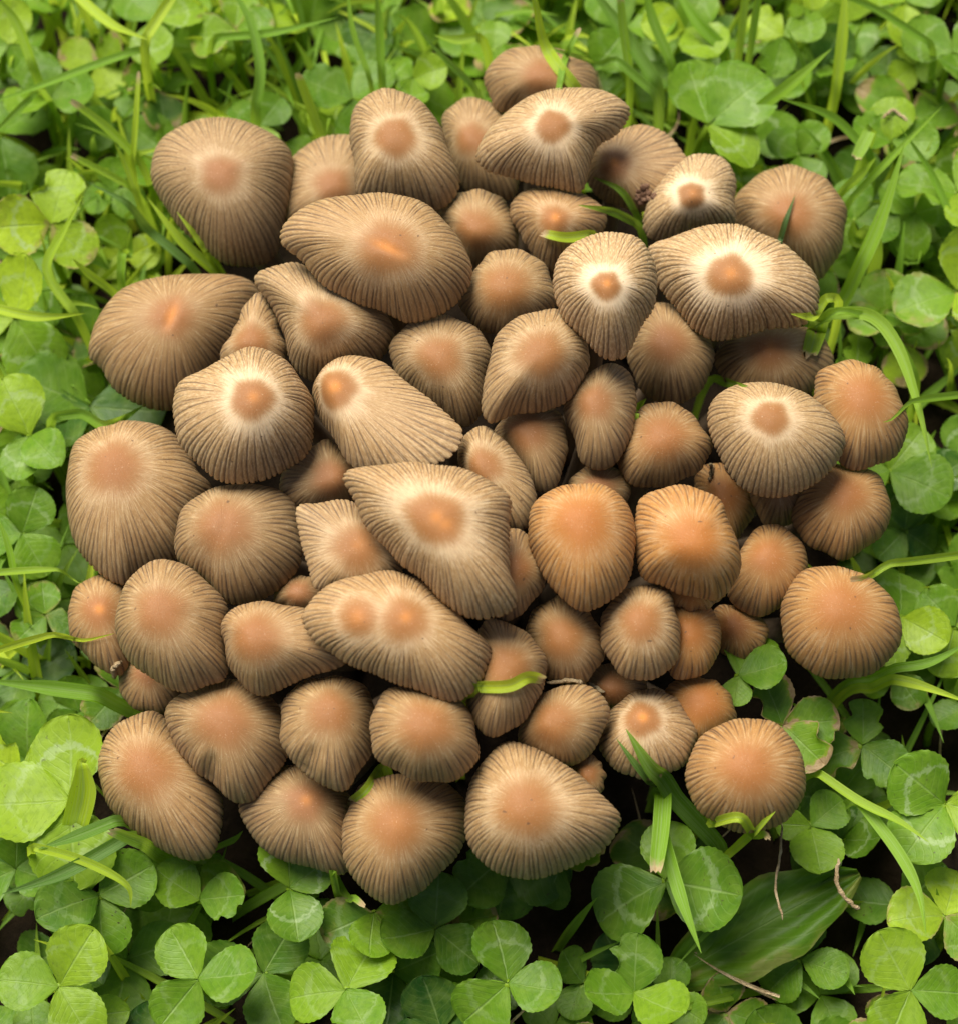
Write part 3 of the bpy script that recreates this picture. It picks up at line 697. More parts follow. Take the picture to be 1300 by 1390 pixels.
def clover(joint, size, rot, tone, label, dry=0.0, mark=0.4, spots=0.3, tilt=(-26, 32), kinds=None, n=3, group='clover leaves around the mushrooms', spread=None, sizes=None):
    base = joint + np.array([RND.uniform(-0.006, 0.006), RND.uniform(-0.006, 0.006), 0]); base[2] = -0.003
    root = link('clover_leaf', None)
    root.location = base; root.empty_display_size = 0.005
    tag(root, label, 'clover leaf', group)
    j = joint - base
    st = link('petiole', PETIOLES[0], root)
    zd = Vector(j); st.rotation_mode = 'QUATERNION'
    st.rotation_quaternion = zd.to_track_quat('Z', 'Y')
    st.scale = (0.045, 0.045, zd.length); st['tone'] = 0.7
    angs = spread or [0, 118, 240]
    for i in range(n):
        l = link('leaflet', LEAFLETS[kinds[i] if kinds else (RND.randrange(9) if RND.random() < 0.25 + dry else RND.randrange(6))], root)
        s = size * (sizes[i] if sizes else RND.uniform(0.9, 1.08))
        l.location = j + np.array([0, 0, 0.0003 * i])
        l.scale = (s * RND.uniform(0.92, 1.06), s, s)
        l.rotation_euler = (math.radians(RND.uniform(*tilt)), math.radians(RND.uniform(-20, 20)), math.radians(rot + angs[i] - 90 + RND.uniform(-7, 7)))
        l['tone'] = min(1.0, max(0.0, tone + RND.uniform(-0.2, 0.2)))
        l['dry'] = dry if RND.random() < 0.75 else 0.0
        l['mark'] = mark * RND.uniform(0.5, 1.2)
        l['spots'] = spots * RND.uniform(0.2, 1.5)
    return root
# seen in the photo: joint pixel, leaflet length in pixels, direction of the first leaflet (degrees, anticlockwise), height mm, tone, label
HERO = [
 ((212,27),66,262,30,.62,'light green clover leaf at the top left, left of a leaning yellow-green blade',dict(mark=.6)),
 ((320,40),64,195,31,.55,'clover leaf above the top left mushroom with a browned tip on one leaflet',dict(dry=.35,spread=[0,150,255])),
 ((70,305),78,75,34,.82,'large pale clover leaf at the left edge with white marks and a brown burnt edge',dict(mark=1,dry=.5,kinds=[6,1,2])),
 ((352,172),50,62,26,.5,'clover leaf directly behind the top left mushroom',dict(spread=[0,95,215])),
 ((478,135),68,50,27,.5,'dark green clover leaf left of the tall tan cap at the top',dict(mark=.2)),
 ((560,108),52,20,28,.6,'clover leaf above the tall tan cap, between upright grass blades',dict()),
 ((668,70),48,80,25,.68,'small light clover leaf left of the topmost mushroom',dict()),
 ((961,169),98,44,36,.7,'largest light green clover leaf at the top right, folded leaflets with a white mark',dict(mark=.8,kinds=[1,2,4],spread=[0,72,268],sizes=[1.05,.95,.85],tilt=(0,16))),
 ((1209,193),62,165,34,.62,'clover leaf at the upper right with a pale curled scratch between leaflets',dict(spread=[0,-92,-165],mark=.3)),
 ((1062,50),62,140,29,.62,'withering clover leaf at the top right with brown burnt margins',dict(dry=1,kinds=[6,7,8],mark=.3)),
 ((1229,2),55,270,31,.72,'light clover leaf cut off by the top edge near the top right corner',dict()),
 ((1292,72),66,150,33,.5,'green clover leaf in the top right corner',dict()),
 ((1300,262),78,170,35,.7,'wrinkled light green clover leaf at the right edge below the top corner',dict(kinds=[6,3,2])),
 ((1240,290),58,20,27,.45,'dark clover leaf behind the crossing grass blades on the right',dict()),
 ((1298,395),84,200,34,.72,'pale clover leaf at the right edge with a fine brown rim',dict(mark=.7,dry=.3)),
 ((1200,425),56,85,25,.4,'clover leaf low beside the widest pale mushroom',dict(dry=.3)),
 ((1206,640),82,48,27,.45,'big dark glossy clover leaf right of the torn mushroom',dict(mark=.5,kinds=[0,1,2],spread=[0,-75,150],tilt=(4,20))),
 ((1222,838),80,68,30,.62,'bright clover leaf at the right edge crossed by a pale grass blade',dict(mark=.7,spread=[0,-95,-190])),
 ((1296,850),66,250,28,.6,'clover leaf cut off by the right edge, level with the large round orange-brown cap',dict()),
 ((1002,918),72,62,46,.42,'dark green clover leaf growing between the orange caps at the lower right',dict(mark=0,kinds=[0,2,3],spread=[0,-55,195],sizes=[1.1,.95,.6])),
 ((1062,985),84,8,38,.42,'clover leaf with crisp brown curled edge right of the lowest orange caps',dict(dry=.9,kinds=[7,8,6],spread=[0,110,-60],mark=0)),
 ((1170,1012),70,200,30,.4,'shaded torn clover leaf with dry edge at the lower right',dict(dry=.7,kinds=[8,7,6],mark=.1)),
 ((1282,1092),98,137,37,.62,'large round leafed clover leaf near the right edge at the bottom, yellow-green lower leaflet',dict(mark=.8,kinds=[0,1,2],spread=[0,95,210],spots=.8)),
 ((1215,915),58,190,24,.38,'dull clover leaf right of the large round orange-brown cap',dict(dry=.3)),
 ((1100,1122),78,-92,27,.45,'clover leaf with a deep crease below the round orange-tan mushroom',dict(mark=0,kinds=[0,1,3],spread=[0,125,-95],sizes=[.95,.75,.6])),
 ((903,1196),112,-8,33,.4,'largest dark clover leaf at the bottom right of the cluster with a faint white mark',dict(mark=.55,kinds=[2,1,0],spread=[0,205,95],spots=.9,sizes=[1.02,.98,.72])),
 ((1282,1243),78,190,30,.66,'light green clover leaf in the bottom right corner',dict(dry=.4,mark=.4)),
 ((95,1088),122,83,35,.62,'largest clover leaf at the lower left, two broad spotted leaflets with a white mark',dict(mark=.9,kinds=[3,1,2],spread=[0,195,105],spots=.9,tilt=(-4,8))),
 ((28,1052),84,150,30,.7,'light clover leaf at the left edge beside the largest lower left leaf',dict(mark=.5)),
 ((135,1216),86,-85,30,.4,'spotted clover leaf near the bottom left corner',dict(mark=.3,spots=1.2,spread=[0,-62,118])),
 ((22,1180),74,-30,27,.4,'dull green clover leaf in the bottom left corner',dict(mark=.5)),
 ((272,1222),72,45,25,.38,'clover leaf below the large bottom left mushroom with one withered leaflet',dict(spread=[0,108,-45],kinds=[0,2,7],dry=.35,spots=.8)),
 ((394,1206),74,-82,30,.5,'clover leaf at the bottom with a clear white crescent and a wavy edge',dict(mark=1,spread=[0,120,180],kinds=[1,2,0])),
 ((508,1240),72,-160,27,.45,'clover leaf below the lowest mushroom with thin brown edges',dict(dry=.45,spread=[0,150,62])),
 ((682,1165),96,-88,18,.3,'dark spotted clover leaf partly under the large pleated pale mushroom at the bottom',dict(spots=1.3,mark=.15,spread=[0,-55,62])),
 ((762,1172),62,5,20,.35,'clover leaf with torn dry edge under the right side of the large pleated pale mushroom',dict(dry=.7,kinds=[7,6,1],mark=0)),
 ((41,592),84,112,33,.66,'bright clover leaf at the left edge with folded lower leaflets',dict(mark=.6,spread=[0,145,205],kinds=[1,2,4],sizes=[1.05,.8,.85])),
 ((122,553),104,158,22,.2,'large dark clover leaf below the broad left mushroom',dict(mark=.15,spread=[0,60,195],kinds=[0,2,3])),
 ((20,432),92,60,30,.78,'large pale yellowish clover leaf at the left edge above a bright grass blade',dict(mark=.9)),
 ((30,725),64,70,27,.48,'clover leaf at the left edge beside the tall brown cap',dict()),
 ((62,835),54,100,25,.4,'small clover leaf left of the small tan mushroom at the left edge',dict(dry=.3)),
 ((70,135),70,120,25,.55,'clover leaf with upright folded leaflets near the top left corner',dict(tilt=(15,45))),
 ((12,62),60,80,29,.62,'light clover leaf in the top left corner',dict()),
 ((590,1262),76,85,24,.3,'shaded clover leaf at the bottom edge below the two lowest mushrooms',dict(mark=.2)),
 ((165,935),64,110,20,.35,'yellow blotched clover leaf under the small tan mushroom on the left',dict(dry=.6,mark=0)),
 ((1085,210),52,160,23,.4,'shaded clover leaf above the round brown cap at the top right',dict()),
 ((1160,300),56,95,26,.45,'clover leaf behind grass right of the round brown cap',dict()),
 ((850,40),70,120,26,.45,'deep green clover leaf at the top between crossing blades',dict()),
 ((930,40),66,60,28,.66,'light clover leaf at the top edge left of the upright blades',dict()),
 ((270,1330),80,120,32,.55,'clover leaf at the bottom edge left of the middle',dict()),
 ((470,1345),84,60,31,.5,'clover leaf at the bottom edge near the middle',dict(mark=.35)),
 ((690,1335),82,100,30,.42,'dark clover leaf at the bottom edge in the middle',dict()),
 ((860,1350),84,80,31,.5,'clover leaf at the bottom edge right of the middle',dict(mark=.35)),
 ((1235,1345),84,120,33,.6,'clover leaf at the bottom edge near the right corner',dict(mark=.35)),
 ((80,1340),84,60,33,.55,'clover leaf at the bottom edge near the left corner',dict(mark=.35)),
]
placed = []
for (jx, jy), sz, rot, zz, tone, label, kw in HERO:
    p = unproject(jx, jy, zz / 1000)
    clover(p, sz * PX * np.linalg.norm(p - CAM) / DIST, rot, tone, label, **kw)
    placed.append(p)
# the lower storey: smaller leaves filling the gaps, each still its own
PLACE = {'right of': 'right side', 'upper right of': 'upper right', 'above': 'top side', 'upper left of': 'upper left', 'left of': 'left side', 'lower left of': 'lower left', 'below': 'bottom side', 'lower right of': 'lower right'}
SIDE = ['right of', 'upper right of', 'above', 'upper left of', 'left of', 'lower left of', 'below', 'lower right of']
count, tries, USED = 0, 0, set()
while count < 140 and tries < 40000:
    tries += 1
    p = np.array([RND.uniform(-0.145, 0.145), RND.uniform(-0.15, 0.17), RND.uniform(0.008, 0.021)])
    px, py, _ = project(p[None])
    if not (-90 < px[0] < 1390 and -90 < py[0] < 1480): continue
    if in_cluster(p[0], p[1], 0.93): continue
    near = BVH.find_nearest(Vector(p))
    if near[3] < 0.010 or BVH.ray_cast(Vector(p), Vector((0, 0, 1)))[0] is not None: continue
    if any(abs(p[0] - q[0]) < 0.02 and np.linalg.norm(p - q) < 0.0105 for q in placed): continue
    placed.append(p)
    an = math.atan2(p[1] - 0.01, p[0])
    sec = SIDE[int(round(an / (math.pi / 4))) % 8]
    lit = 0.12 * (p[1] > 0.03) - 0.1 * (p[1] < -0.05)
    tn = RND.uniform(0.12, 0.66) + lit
    FEA = [('plain', 0, 0.1, 0.1), ('plain', 0, 0.1, 0.2), ('white marked', 0, 0.8, 0.2), ('brown edged', 0.8, 0.1, 0.3), ('dark speckled', 0, 0.1, 1.2)]
    far = ['close to', 'a step away from', 'far from'][int(min(2, near[3] / 0.018))]
    for _ in range(40):
        sz = RND.uniform(0.009, 0.0162); fea = RND.choice(FEA)
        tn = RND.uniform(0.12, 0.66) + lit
        lab = '%s %s %s clover leaf %s the caps, %s' % ('broad' if sz > 0.0138 else 'small' if sz < 0.0112 else 'low', ['dark green', 'mid green', 'pale green'][int(min(2, max(0, (tn - 0.15) / 0.2)))], fea[0], far, PLACE[sec])
        if lab not in USED: break
    USED.add(lab)
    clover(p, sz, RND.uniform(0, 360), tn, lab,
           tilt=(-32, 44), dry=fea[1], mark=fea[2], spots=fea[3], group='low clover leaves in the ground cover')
    count += 1
# beyond the picture the clover goes on as one cover
rg = np.random.default_rng(8)
VV, FF, UU, nb = [], [], [], 0
tmpl = []
for me in LEAFLETS[:3]:
    co = np.empty(len(me.vertices) * 3, np.float32); me.vertices.foreach_get('co', co); co = co.reshape(33, 11, 3)
    u0, v0 = np.meshgrid(np.linspace(0, 1, 6), (0.5 - 0.5 * np.cos(np.pi * np.linspace(0, 1, 33)))[::4])
    tmpl.append((co[::4, ::2].reshape(-1, 3), np.stack([u0, v0], -1).reshape(-1, 2)))
tf = grid_faces(9, 6)
k = 0
while k < 1500:
    x, y = rg.uniform(-0.42, 0.42, 2); z = rg.uniform(0.004, 0.03)
    inside = abs(x) < 0.15 and -0.155 < y < 0.175
    if inside:
        z = rg.uniform(0.003, 0.010)
        if rg.random() < 0.6 or in_cluster(x, y, 0.97): continue
    k += 1
    r0 = rg.uniform(0, 6.28); s = rg.uniform(0.009, 0.015)
    for i in range(3):
        co, uv0 = tmpl[rg.integers(3)]
        a = r0 + i * 2.09 + rg.uniform(-0.1, 0.1); tl = rg.uniform(-0.2, 0.3)
        m = Matrix.Rotation(a, 3, 'Z') @ Matrix.Rotation(tl, 3, 'X')
        VV.append(co * s @ np.array(m).T + (x, y, z)); FF.append(tf + nb); UU.append(uv0); nb += len(co)
cover = link('clover_ground_cover', make_mesh('clover_ground_cover', np.concatenate(VV), np.concatenate(FF), LEAF, np.concatenate(UU)))
cover['tone'], cover['mark'], cover['dry'], cover['spots'] = 0.45, 0.3, 0.0, 0.3
tag(cover, 'thick dark ground cover of small clover leaves under and around everything', 'clover', kind='stuff')

# ---------------------------------------------------------------- broad leaf at the bottom
def broad_leaf(a, b, width, z, label, tone):
    A, B = unproject(*a, z[0] / 1000), unproject(*b, z[1] / 1000)
    R, C = 21, 13
    v = np.linspace(0, 1, R)[:, None]; u = np.linspace(-1, 1, C)[None]
    ax = B - A; L = np.linalg.norm(ax); ax /= L
    sd = np.cross(ax, (0, 0, 1)); sd /= np.linalg.norm(sd); up = np.cross(sd, ax)
    wd = width * PX / 2 * np.sin(np.pi * np.clip(v * 0.93 + 0.05, 0, 1)) ** 0.75 * (1 + 0.05 * np.sin(v * 23))
    z3 = 0.003 * np.abs(u) - 0.004 * (2 * v - 1) ** 2 + 0.0006 * np.sin(14 * v + 2 * u) * np.abs(u) + 0.0012 * np.cos(3 * np.pi * u)
    P = A + (v * L)[..., None] * ax * np.ones((1, C, 1)) + (wd * u)[..., None] * sd + z3[..., None] * up
    base = P[0].mean(0).copy(); base[2] = 0
    root = link('broad_leaf', None); root.location = base
    tag(root, label, 'leaf')
    uv = np.stack([np.broadcast_to(u * .5 + .5, (R, C)), np.broadcast_to(v, (R, C))], -1).reshape(-1, 2)
    bl = link('leaf_blade', make_mesh('leaf_blade', P.reshape(-1, 3) - base, grid_faces(R, C), BROAD, uv), root)
    bl['tone'], bl['mark'], bl['dry'], bl['spots'] = tone, 0.0, 0.25, 0.3
    sv, sf = tube(bez((0, 0, -0.003), (0, 0, A[2] * .6), P[1].mean(0) - base, 6), 0.0011, 8)
    s = link('leaf_stalk', make_mesh('leaf_stalk', sv, sf, LEAF, np.full((len(sv), 2), (.75, .3))), root); s['tone'] = 0.6
broad_leaf((905,1330), (1165,1185), 120, (12, 24), 'broad glossy dark green leaf at the bottom right with a brown rim at its tip', 0.28)

# ---------------------------------------------------------------- grass blades
def blade_mesh(path, width, up, taper, cut, rng):
    P = np.asarray(path, float)
    m = len(P)
    tan = np.gradient(P, axis=0); tan /= np.linalg.norm(tan, axis=1)[:, None] + 1e-12
    s = np.cross(tan, up); s /= np.linalg.norm(s, axis=1)[:, None] + 1e-9
    nn = np.cross(s, tan)
    tw = np.linspace(rng.uniform(-0.5, 0.5), rng.uniform(-0.5, 0.5), m)[:, None]
    s, nn = s * np.cos(tw) + nn * np.sin(tw), nn * np.cos(tw) - s * np.sin(tw)
    t = np.linspace(0, 1, m)
    wd = width * (0.82 + 0.18 * np.sin(np.pi * np.clip(t * 1.1, 0, 1)))
    wd = wd * (np.clip((1 - t) / (0.12 if cut else taper), 0, 1) ** (0.12 if cut else 0.75) * (1 if not cut else 1))
    wd = np.maximum(wd, width * (0.55 if cut else 0.03))
    c = np.array([-1, -0.5, 0, 0.5, 1.0])
    zc = np.array([0.18, 0.02, -0.22, 0.02, 0.18])
    V = P[:, None] + (wd / 2)[:, None, None] * (c[None, :, None] * s[:, None] + zc[None, :, None] * nn[:, None])
    if cut:
        V[-1] += tan[-1][None] * (rng.uniform(-0.25, 0.25, 5) * width)[:, None]
    uv = np.stack([np.broadcast_to(c * .5 + .5, (m, 5)), np.broadcast_to(t[:, None], (m, 5))], -1)
    return V.reshape(-1, 3), grid_faces(m, 5), uv.reshape(-1, 2)
def smooth_path(P, n=22):
    P = np.asarray(P, float); m = len(P)
    Q = np.concatenate([[2 * P[0] - P[1]], P, [2 * P[-1] - P[-2]]])
    t = np.linspace(0, m - 1, n); i = np.minimum(t.astype(int), m - 2); f = (t - i)[:, None]
    p0, p1, p2, p3 = Q[i], Q[i + 1], Q[i + 2], Q[i + 3]
    return 0.5 * (2 * p1 + (p2 - p0) * f + (2 * p0 - 5 * p1 + 4 * p2 - p3) * f ** 2 + (3 * p1 - p0 - 3 * p2 + p3) * f ** 3)
BLADES = [  # base -> tip in the photo, width px, tone, heights mm, cut tip, label
 ([(75,-15),(150,55),(208,82)],13,.85,(30,38),0,'yellow-green grass blade slanting in from the top left edge'),
 ([(206,78),(235,32),(268,-8)],13,.9,(36,40),0,'bright yellow-green blade leaning to the upper right at the top left'),
 ([(52,110),(30,55),(-5,15)],13,.7,(28,38),0,'grass blade rising to the top left corner'),
 ([(195,95),(130,118),(60,145),(-5,168)],10,.55,(30,34),0,'thin blade running across the upper left corner'),
 ([(60,150),(25,185),(-5,215)],9,.55,(30,33),0,'short blade pointing down to the left edge below the top corner'),
 ([(190,236),(150,197),(106,164)],11,.7,(28,40),1,'cut grass blade pointing up and left beside the top left mushroom'),
 ([(188,240),(192,185),(196,125)],7,.85,(28,40),1,'thin stub with brown dried tip above the left grass tuft'),
 ([(182,277),(145,257),(106,237)],9,.7,(28,38),1,'short cut blade below the brown tipped stub'),
 ([(190,282),(178,248),(163,220)],8,.8,(28,37),0,'small pointed shoot in the left grass tuft'),
 ([(258,358),(200,312),(126,272)],11,.2,(30,36),0,'bluish green blade running up left under the top left mushroom'),
 ([(290,366),(245,325),(200,268)],13,.8,(34,44),0,'bright broad blade leaning against the top left mushroom'),
 ([(296,363),(272,328),(240,287)],10,.82,(34,46),0,'bright narrow blade in front of the top left mushroom'),
 ([(352,168),(358,120),(342,50),(300,-10)],14,.4,(26,40),0,'long curved green blade behind the top left mushroom'),
 ([(300,78),(375,72),(462,52)],10,.5,(28,34),0,'nearly level blade between clover leaves at the top'),
 ([(433,192),(421,160),(408,127)],12,.72,(28,42),1,'stubby cut blade left of the tall tan mushroom'),
 ([(108,445),(72,390),(95,340),(121,292)],12,.75,(24,38),0,'bent yellow-green blade left of the broad left mushroom'),
 ([(-10,438),(60,453),(125,449)],12,.85,(32,36),0,'bright blade entering level from the left edge'),
 ([(152,412),(128,395),(107,375)],10,.78,(28,38),0,'short blade above the broad left mushroom'),
 ([(172,395),(175,340),(178,308)],11,.6,(26,38),0,'upright blade between the two upper left mushrooms'),
 ([(85,586),(150,576),(197,549)],13,.5,(28,38),0,'blade with upturned tip lying under the broad left mushroom'),
 ([(-10,797),(60,792),(112,792)],8,.7,(28,30),0,'thin blade at the left edge beside the small tan cap'),
 ([(30,800),(22,760),(5,715)],8,.6,(24,30),0,'thin leaning blade at the left edge below the clover'),
 ([(-10,905),(60,884),(155,860)],9,.9,(34,50),0,'yellow grass blade crossing the small tan mushroom on the left'),
 ([(170,962),(80,950),(-10,940)],18,.45,(22,28),0,'wide green blade under the left mushrooms running to the left edge'),
 ([(180,1150),(95,1198),(14,1226)],15,.2,(32,38),0,'bluish grass blade pointing to the bottom left corner'),
 ([(165,1128),(115,1148),(62,1166)],14,.25,(32,38),0,'broad bluish blade lying on the large lower left clover leaf'),
 ([(58,1163),(120,1180),(180,1212),(186,1243)],10,.82,(38,28),0,'yellowish limp blade curling down at the lower left'),
 ([(232,1168),(195,1155),(158,1140)],15,.6,(26,38),1,'short fat blade under the large bottom left mushroom'),
 ([(112,1132),(122,1085),(118,1032)],30,.82,(26,40),0,'spotted yellow-green folded leaf beside the large bottom left mushroom'),
 ([(452,1182),(468,1214),(497,1242)],9,.6,(24,32),1,'blade with white dried tip below the dark wide mushroom'),
 ([(516,1046),(498,1074),(474,1092)],14,.75,(40,46),1,'short cut blade wedged between the bottom mushrooms'),
 ([(646,932),(690,931),(716,919),(738,923)],14,.85,(40,50),1,'yellow limp grass tip lying on a brown cap right of the twin centred cap'),
 ([(968,1140),(895,1060),(849,990)],21,.3,(30,66),0,'wide dark green blade in front of the small cap with a bright spot'),
 ([(882,1064),(860,1036),(836,1003)],8,.2,(30,50),0,'thin dark blade beside the wide dark green blade'),
 ([(896,1080),(892,1140),(885,1196)],19,.55,(34,40),1,'cut blade with frayed straw coloured end hanging down at the bottom'),
 ([(896,1148),(917,1225),(946,1305)],15,.55,(34,36),0,'long pale striped blade running to the bottom edge'),
 ([(964,1118),(1003,1109),(1020,1130),(1036,1152)],11,.85,(40,46),1,'bright bent blade with white tip in front of the round orange-tan cap'),
 ([(998,1152),(1024,1128),(1052,1102)],11,.8,(30,48),0,'short bright blade at the lower edge of the round orange-tan cap'),
 ([(1168,934),(1230,944),(1310,972)],12,.85,(30,36),0,'yellow-green blade running to the right edge below the large round cap'),
 ([(1162,924),(1245,918),(1310,885)],11,.4,(28,36),0,'green blade curving up to the right edge below the large round cap'),
 ([(1106,1066),(1158,1102),(1210,1128),(1250,1157)],10,.72,(28,40),0,'blade crossing the round leafed clover at the lower right'),
 ([(1160,1105),(1208,1168),(1236,1222),(1246,1282)],13,.6,(30,38),0,'long pale tipped blade hanging down at the lower right'),
 ([(1310,770),(1225,781),(1153,786)],10,.72,(40,52),1,'pale level blade reaching over the large round orange-brown cap'),
 ([(1310,556),(1250,563),(1198,573)],9,.6,(38,54),0,'thin level blade touching the right edge mushroom'),
 ([(1120,450),(1175,452),(1212,500),(1238,580),(1254,655)],15,.65,(46,44),0,'long arching blade over the right edge mushroom'),
 ([(1230,530),(1200,478),(1150,448),(1092,448)],12,.6,(32,54),0,'arched blade with its tip on the widest pale mushroom'),
 ([(1112,436),(1105,460),(1098,484)],22,.72,(54,52),1,'broad short cut blade with frayed white end below the widest pale cap'),
 ([(1125,428),(1100,430),(1073,426)],11,.82,(50,56),0,'tiny bright blade on the right rim of the widest pale cap'),
 ([(1140,415),(1168,368),(1195,300),(1219,218)],19,.6,(26,48),0,'broad tall blade right of the widest pale mushroom'),
 ([(1175,345),(1160,320),(1158,298)],18,.68,(30,40),0,'short broad blade tip beside the round brown cap at the upper right'),
 ([(1170,232),(1120,184),(1048,160)],11,.5,(28,42),0,'arching blade above the round brown cap at the upper right'),
 ([(1172,203),(1162,225),(1152,243)],16,.62,(40,38),1,'broad cut blade piece at the upper right'),
 ([(1140,280),(1160,262),(1180,240)],11,.7,(30,38),0,'short blade pointing up right beside the round brown cap'),
 ([(1292,348),(1255,262),(1211,197)],9,.45,(24,38),0,'thin straight blade slanting across the right clover'),
 ([(1150,292),(1200,240),(1268,172)],9,.62,(28,42),0,'thin blade slanting up to the right at the upper right'),
 ([(1128,140),(1136,70),(1140,-12)],14,.8,(26,44),0,'upright bright blade at the top right'),
 ([(1028,170),(1070,138),(1121,94)],15,.6,(30,44),0,'blade lying over the largest light clover at the top right'),
 ([(1000,75),(1004,35),(1008,-10)],11,.7,(26,40),0,'upright blade at the top edge, left one of a pair'),
 ([(1016,70),(1022,30),(1034,-10)],10,.5,(26,40),0,'upright blade at the top edge, right one of a pair'),
 ([(972,88),(940,55),(900,-8)],16,.45,(22,30),0,'thick pale stalk leaning at the top edge'),
 ([(1252,85),(1165,32),(1088,12)],10,.45,(28,36),0,'long thin blade running through the clover at the top right'),
 ([(780,118),(745,72),(708,-10)],15,.78,(50,62),0,'broad bright blade crossing the topmost mushroom'),
 ([(758,120),(766,80),(786,38)],8,.5,(56,62),1,'thin stalk with pale tip standing at the topmost mushroom'),
 ([(882,152),(805,88),(736,62)],11,.35,(40,56),0,'dark blade crossing the right side of the topmost mushroom'),
 ([(885,135),(835,60),(782,-10)],16,.3,(28,40),0,'wide dark blade right of the topmost mushroom'),
 ([(905,110),(880,50),(868,-8)],13,.55,(26,40),0,'upright green blade right of the topmost mushroom'),
 ([(850,120),(842,65),(838,20)],11,.65,(28,42),1,'cut upright blade between crossing dark blades at the top'),
 ([(502,126),(480,62),(474,-10)],7,.6,(30,42),0,'thin blade standing behind the tall tan mushroom'),
 ([(520,118),(517,60),(512,10)],11,.55,(28,42),0,'upright blade behind the tall tan mushroom'),
 ([(640,140),(610,112),(572,72)],9,.3,(28,38),0,'dark blade leaning left behind the shadowed top mushroom'),
 ([(648,78),(620,82),(590,76)],12,.7,(34,36),0,'pale blade tip lying level above the shadowed top mushroom'),
 ([(862,288),(842,258),(804,240)],9,.55,(50,64),0,'curved blade in front of the dark brown cap with orange centre'),
 ([(862,302),(830,287),(784,278)],10,.55,(50,64),0,'second curved blade below the first in the upper right gap'),
 ([(802,318),(768,322),(735,316)],12,.85,(66,66),1,'cut yellow-green blade tip beside the upright white ringed mushroom'),
 ([(1058,328),(1066,300),(1079,264)],7,.05,(56,66),0,'dark needle like blade lying on the round brown cap at the upper right'),
 ([(972,514),(990,520),(1015,524)],11,.6,(40,48),0,'blade glimpsed in the gap above the pale olive mushroom'),
 ([(862,560),(868,550),(876,541)],9,.7,(50,54),0,'tiny green blade tip in the gap right of the narrow brown cap'),
 ([(300,1148),(318,1140),(330,1128)],7,.6,(18,24),0,'tiny blade deep in the gap at the bottom left of the cluster'),
]
rb = np.random.default_rng(21)
for pts, wpx, tone, (z0, z1), cut, label in BLADES:
    pts = np.array(pts, float)
    zz = np.linspace(z0, z1, len(pts)) / 1000
    P = smooth_path(unproject(pts[:, 0], pts[:, 1], zz), 20)
    P[:, 2] += 0.010 * np.array([not in_cluster(p[0], p[1], 1.0) for p in P])
    P = np.array([over_caps(p) for p in P])
    for _ in range(2):
        Q = P.copy(); Q[1:-1] = 0.25 * P[:-2] + 0.5 * P[1:-1] + 0.25 * P[2:]; P = Q
    P = np.array([over_caps(p, 0.0012) for p in P])
    root = P[0].copy(); d = P[0] - P[2]; d[2] = 0
    d = d / (np.linalg.norm(d) + 1e-9)
    foot = P[0] + d * 0.004; foot[2] = -0.002
    path = np.concatenate([bez(foot, P[0] + d * 0.004 - np.array([0, 0, 0.003]), P[0], 6)[:-1], P])
    up = (CAM - P.mean(0)); up /= np.linalg.norm(up)
    V, F, uv = blade_mesh(path, wpx * PX * 1.2, up, 0.4, cut, rb)
    o = link('grass_blade', make_mesh('grass_blade', V - foot, F, BLADE, uv, dict(hue=np.zeros(len(V)))))
    o.location = foot
    o['tone'] = tone; o['cut'] = float(cut)
    tag(o, label, 'grass blade', 'single grass blades among the clover and caps')
# thin short grass nobody could count
VV, FF, UU, HH, nb = [], [], [], [], 0
k = 0
while k < 2150:
    inside = k < 1150
    x, y = (rb.uniform(-0.15, 0.15), rb.uniform(-0.16, 0.18)) if inside else rb.uniform(-0.4, 0.4, 2)
    if not inside and abs(x) < 0.15 and -0.16 < y < 0.18: continue
    if inside and in_cluster(x, y, 0.96): continue
    if inside and BVH.find_nearest(Vector((x, y, 0.03)))[3] < 0.006: continue
    if inside and BVH.ray_cast(Vector((x, y, 0)), Vector((0, 0, 1)))[0] is not None: continue
    if inside and (y < 0.02 or x > 0.03) and rb.random() < (0.8 if y < -0.04 else 0.5): continue
    k += 1
    a = rb.uniform(0, 6.28); L = rb.uniform(0.016, 0.045); lean = rb.uniform(0.2, 1.2)
    dv = np.array([math.cos(a), math.sin(a), 0])
    p0 = np.array([x, y, -0.002]); p2 = p0 + dv * L * math.sin(lean) + np.array([0, 0, L * math.cos(lean)])
    if inside and BVH.find_nearest(Vector(p2))[3] < 0.004: k -= 1; continue
    p1 = (p0 + p2) / 2 + np.array([0, 0, 0.3 * L])
    V, F, uv = blade_mesh(bez(p0, p1, p2, 7), rb.uniform(0.0012, 0.0030), np.array([0.1, -0.35, 0.93]), 0.6, False, rb)
    VV.append(V); FF.append(F + nb); UU.append(uv); HH.append(np.full(len(V), rb.uniform(-0.35, 0.42))); nb += len(V)
gr = link('short_grass', make_mesh('short_grass', np.concatenate(VV), np.concatenate(FF), BLADE, np.concatenate(UU), dict(hue=np.concatenate(HH))))
gr['tone'], gr['cut'] = 0.66, 0.0
tag(gr, 'short thin grass growing up between the clover leaves', 'grass', kind='stuff')

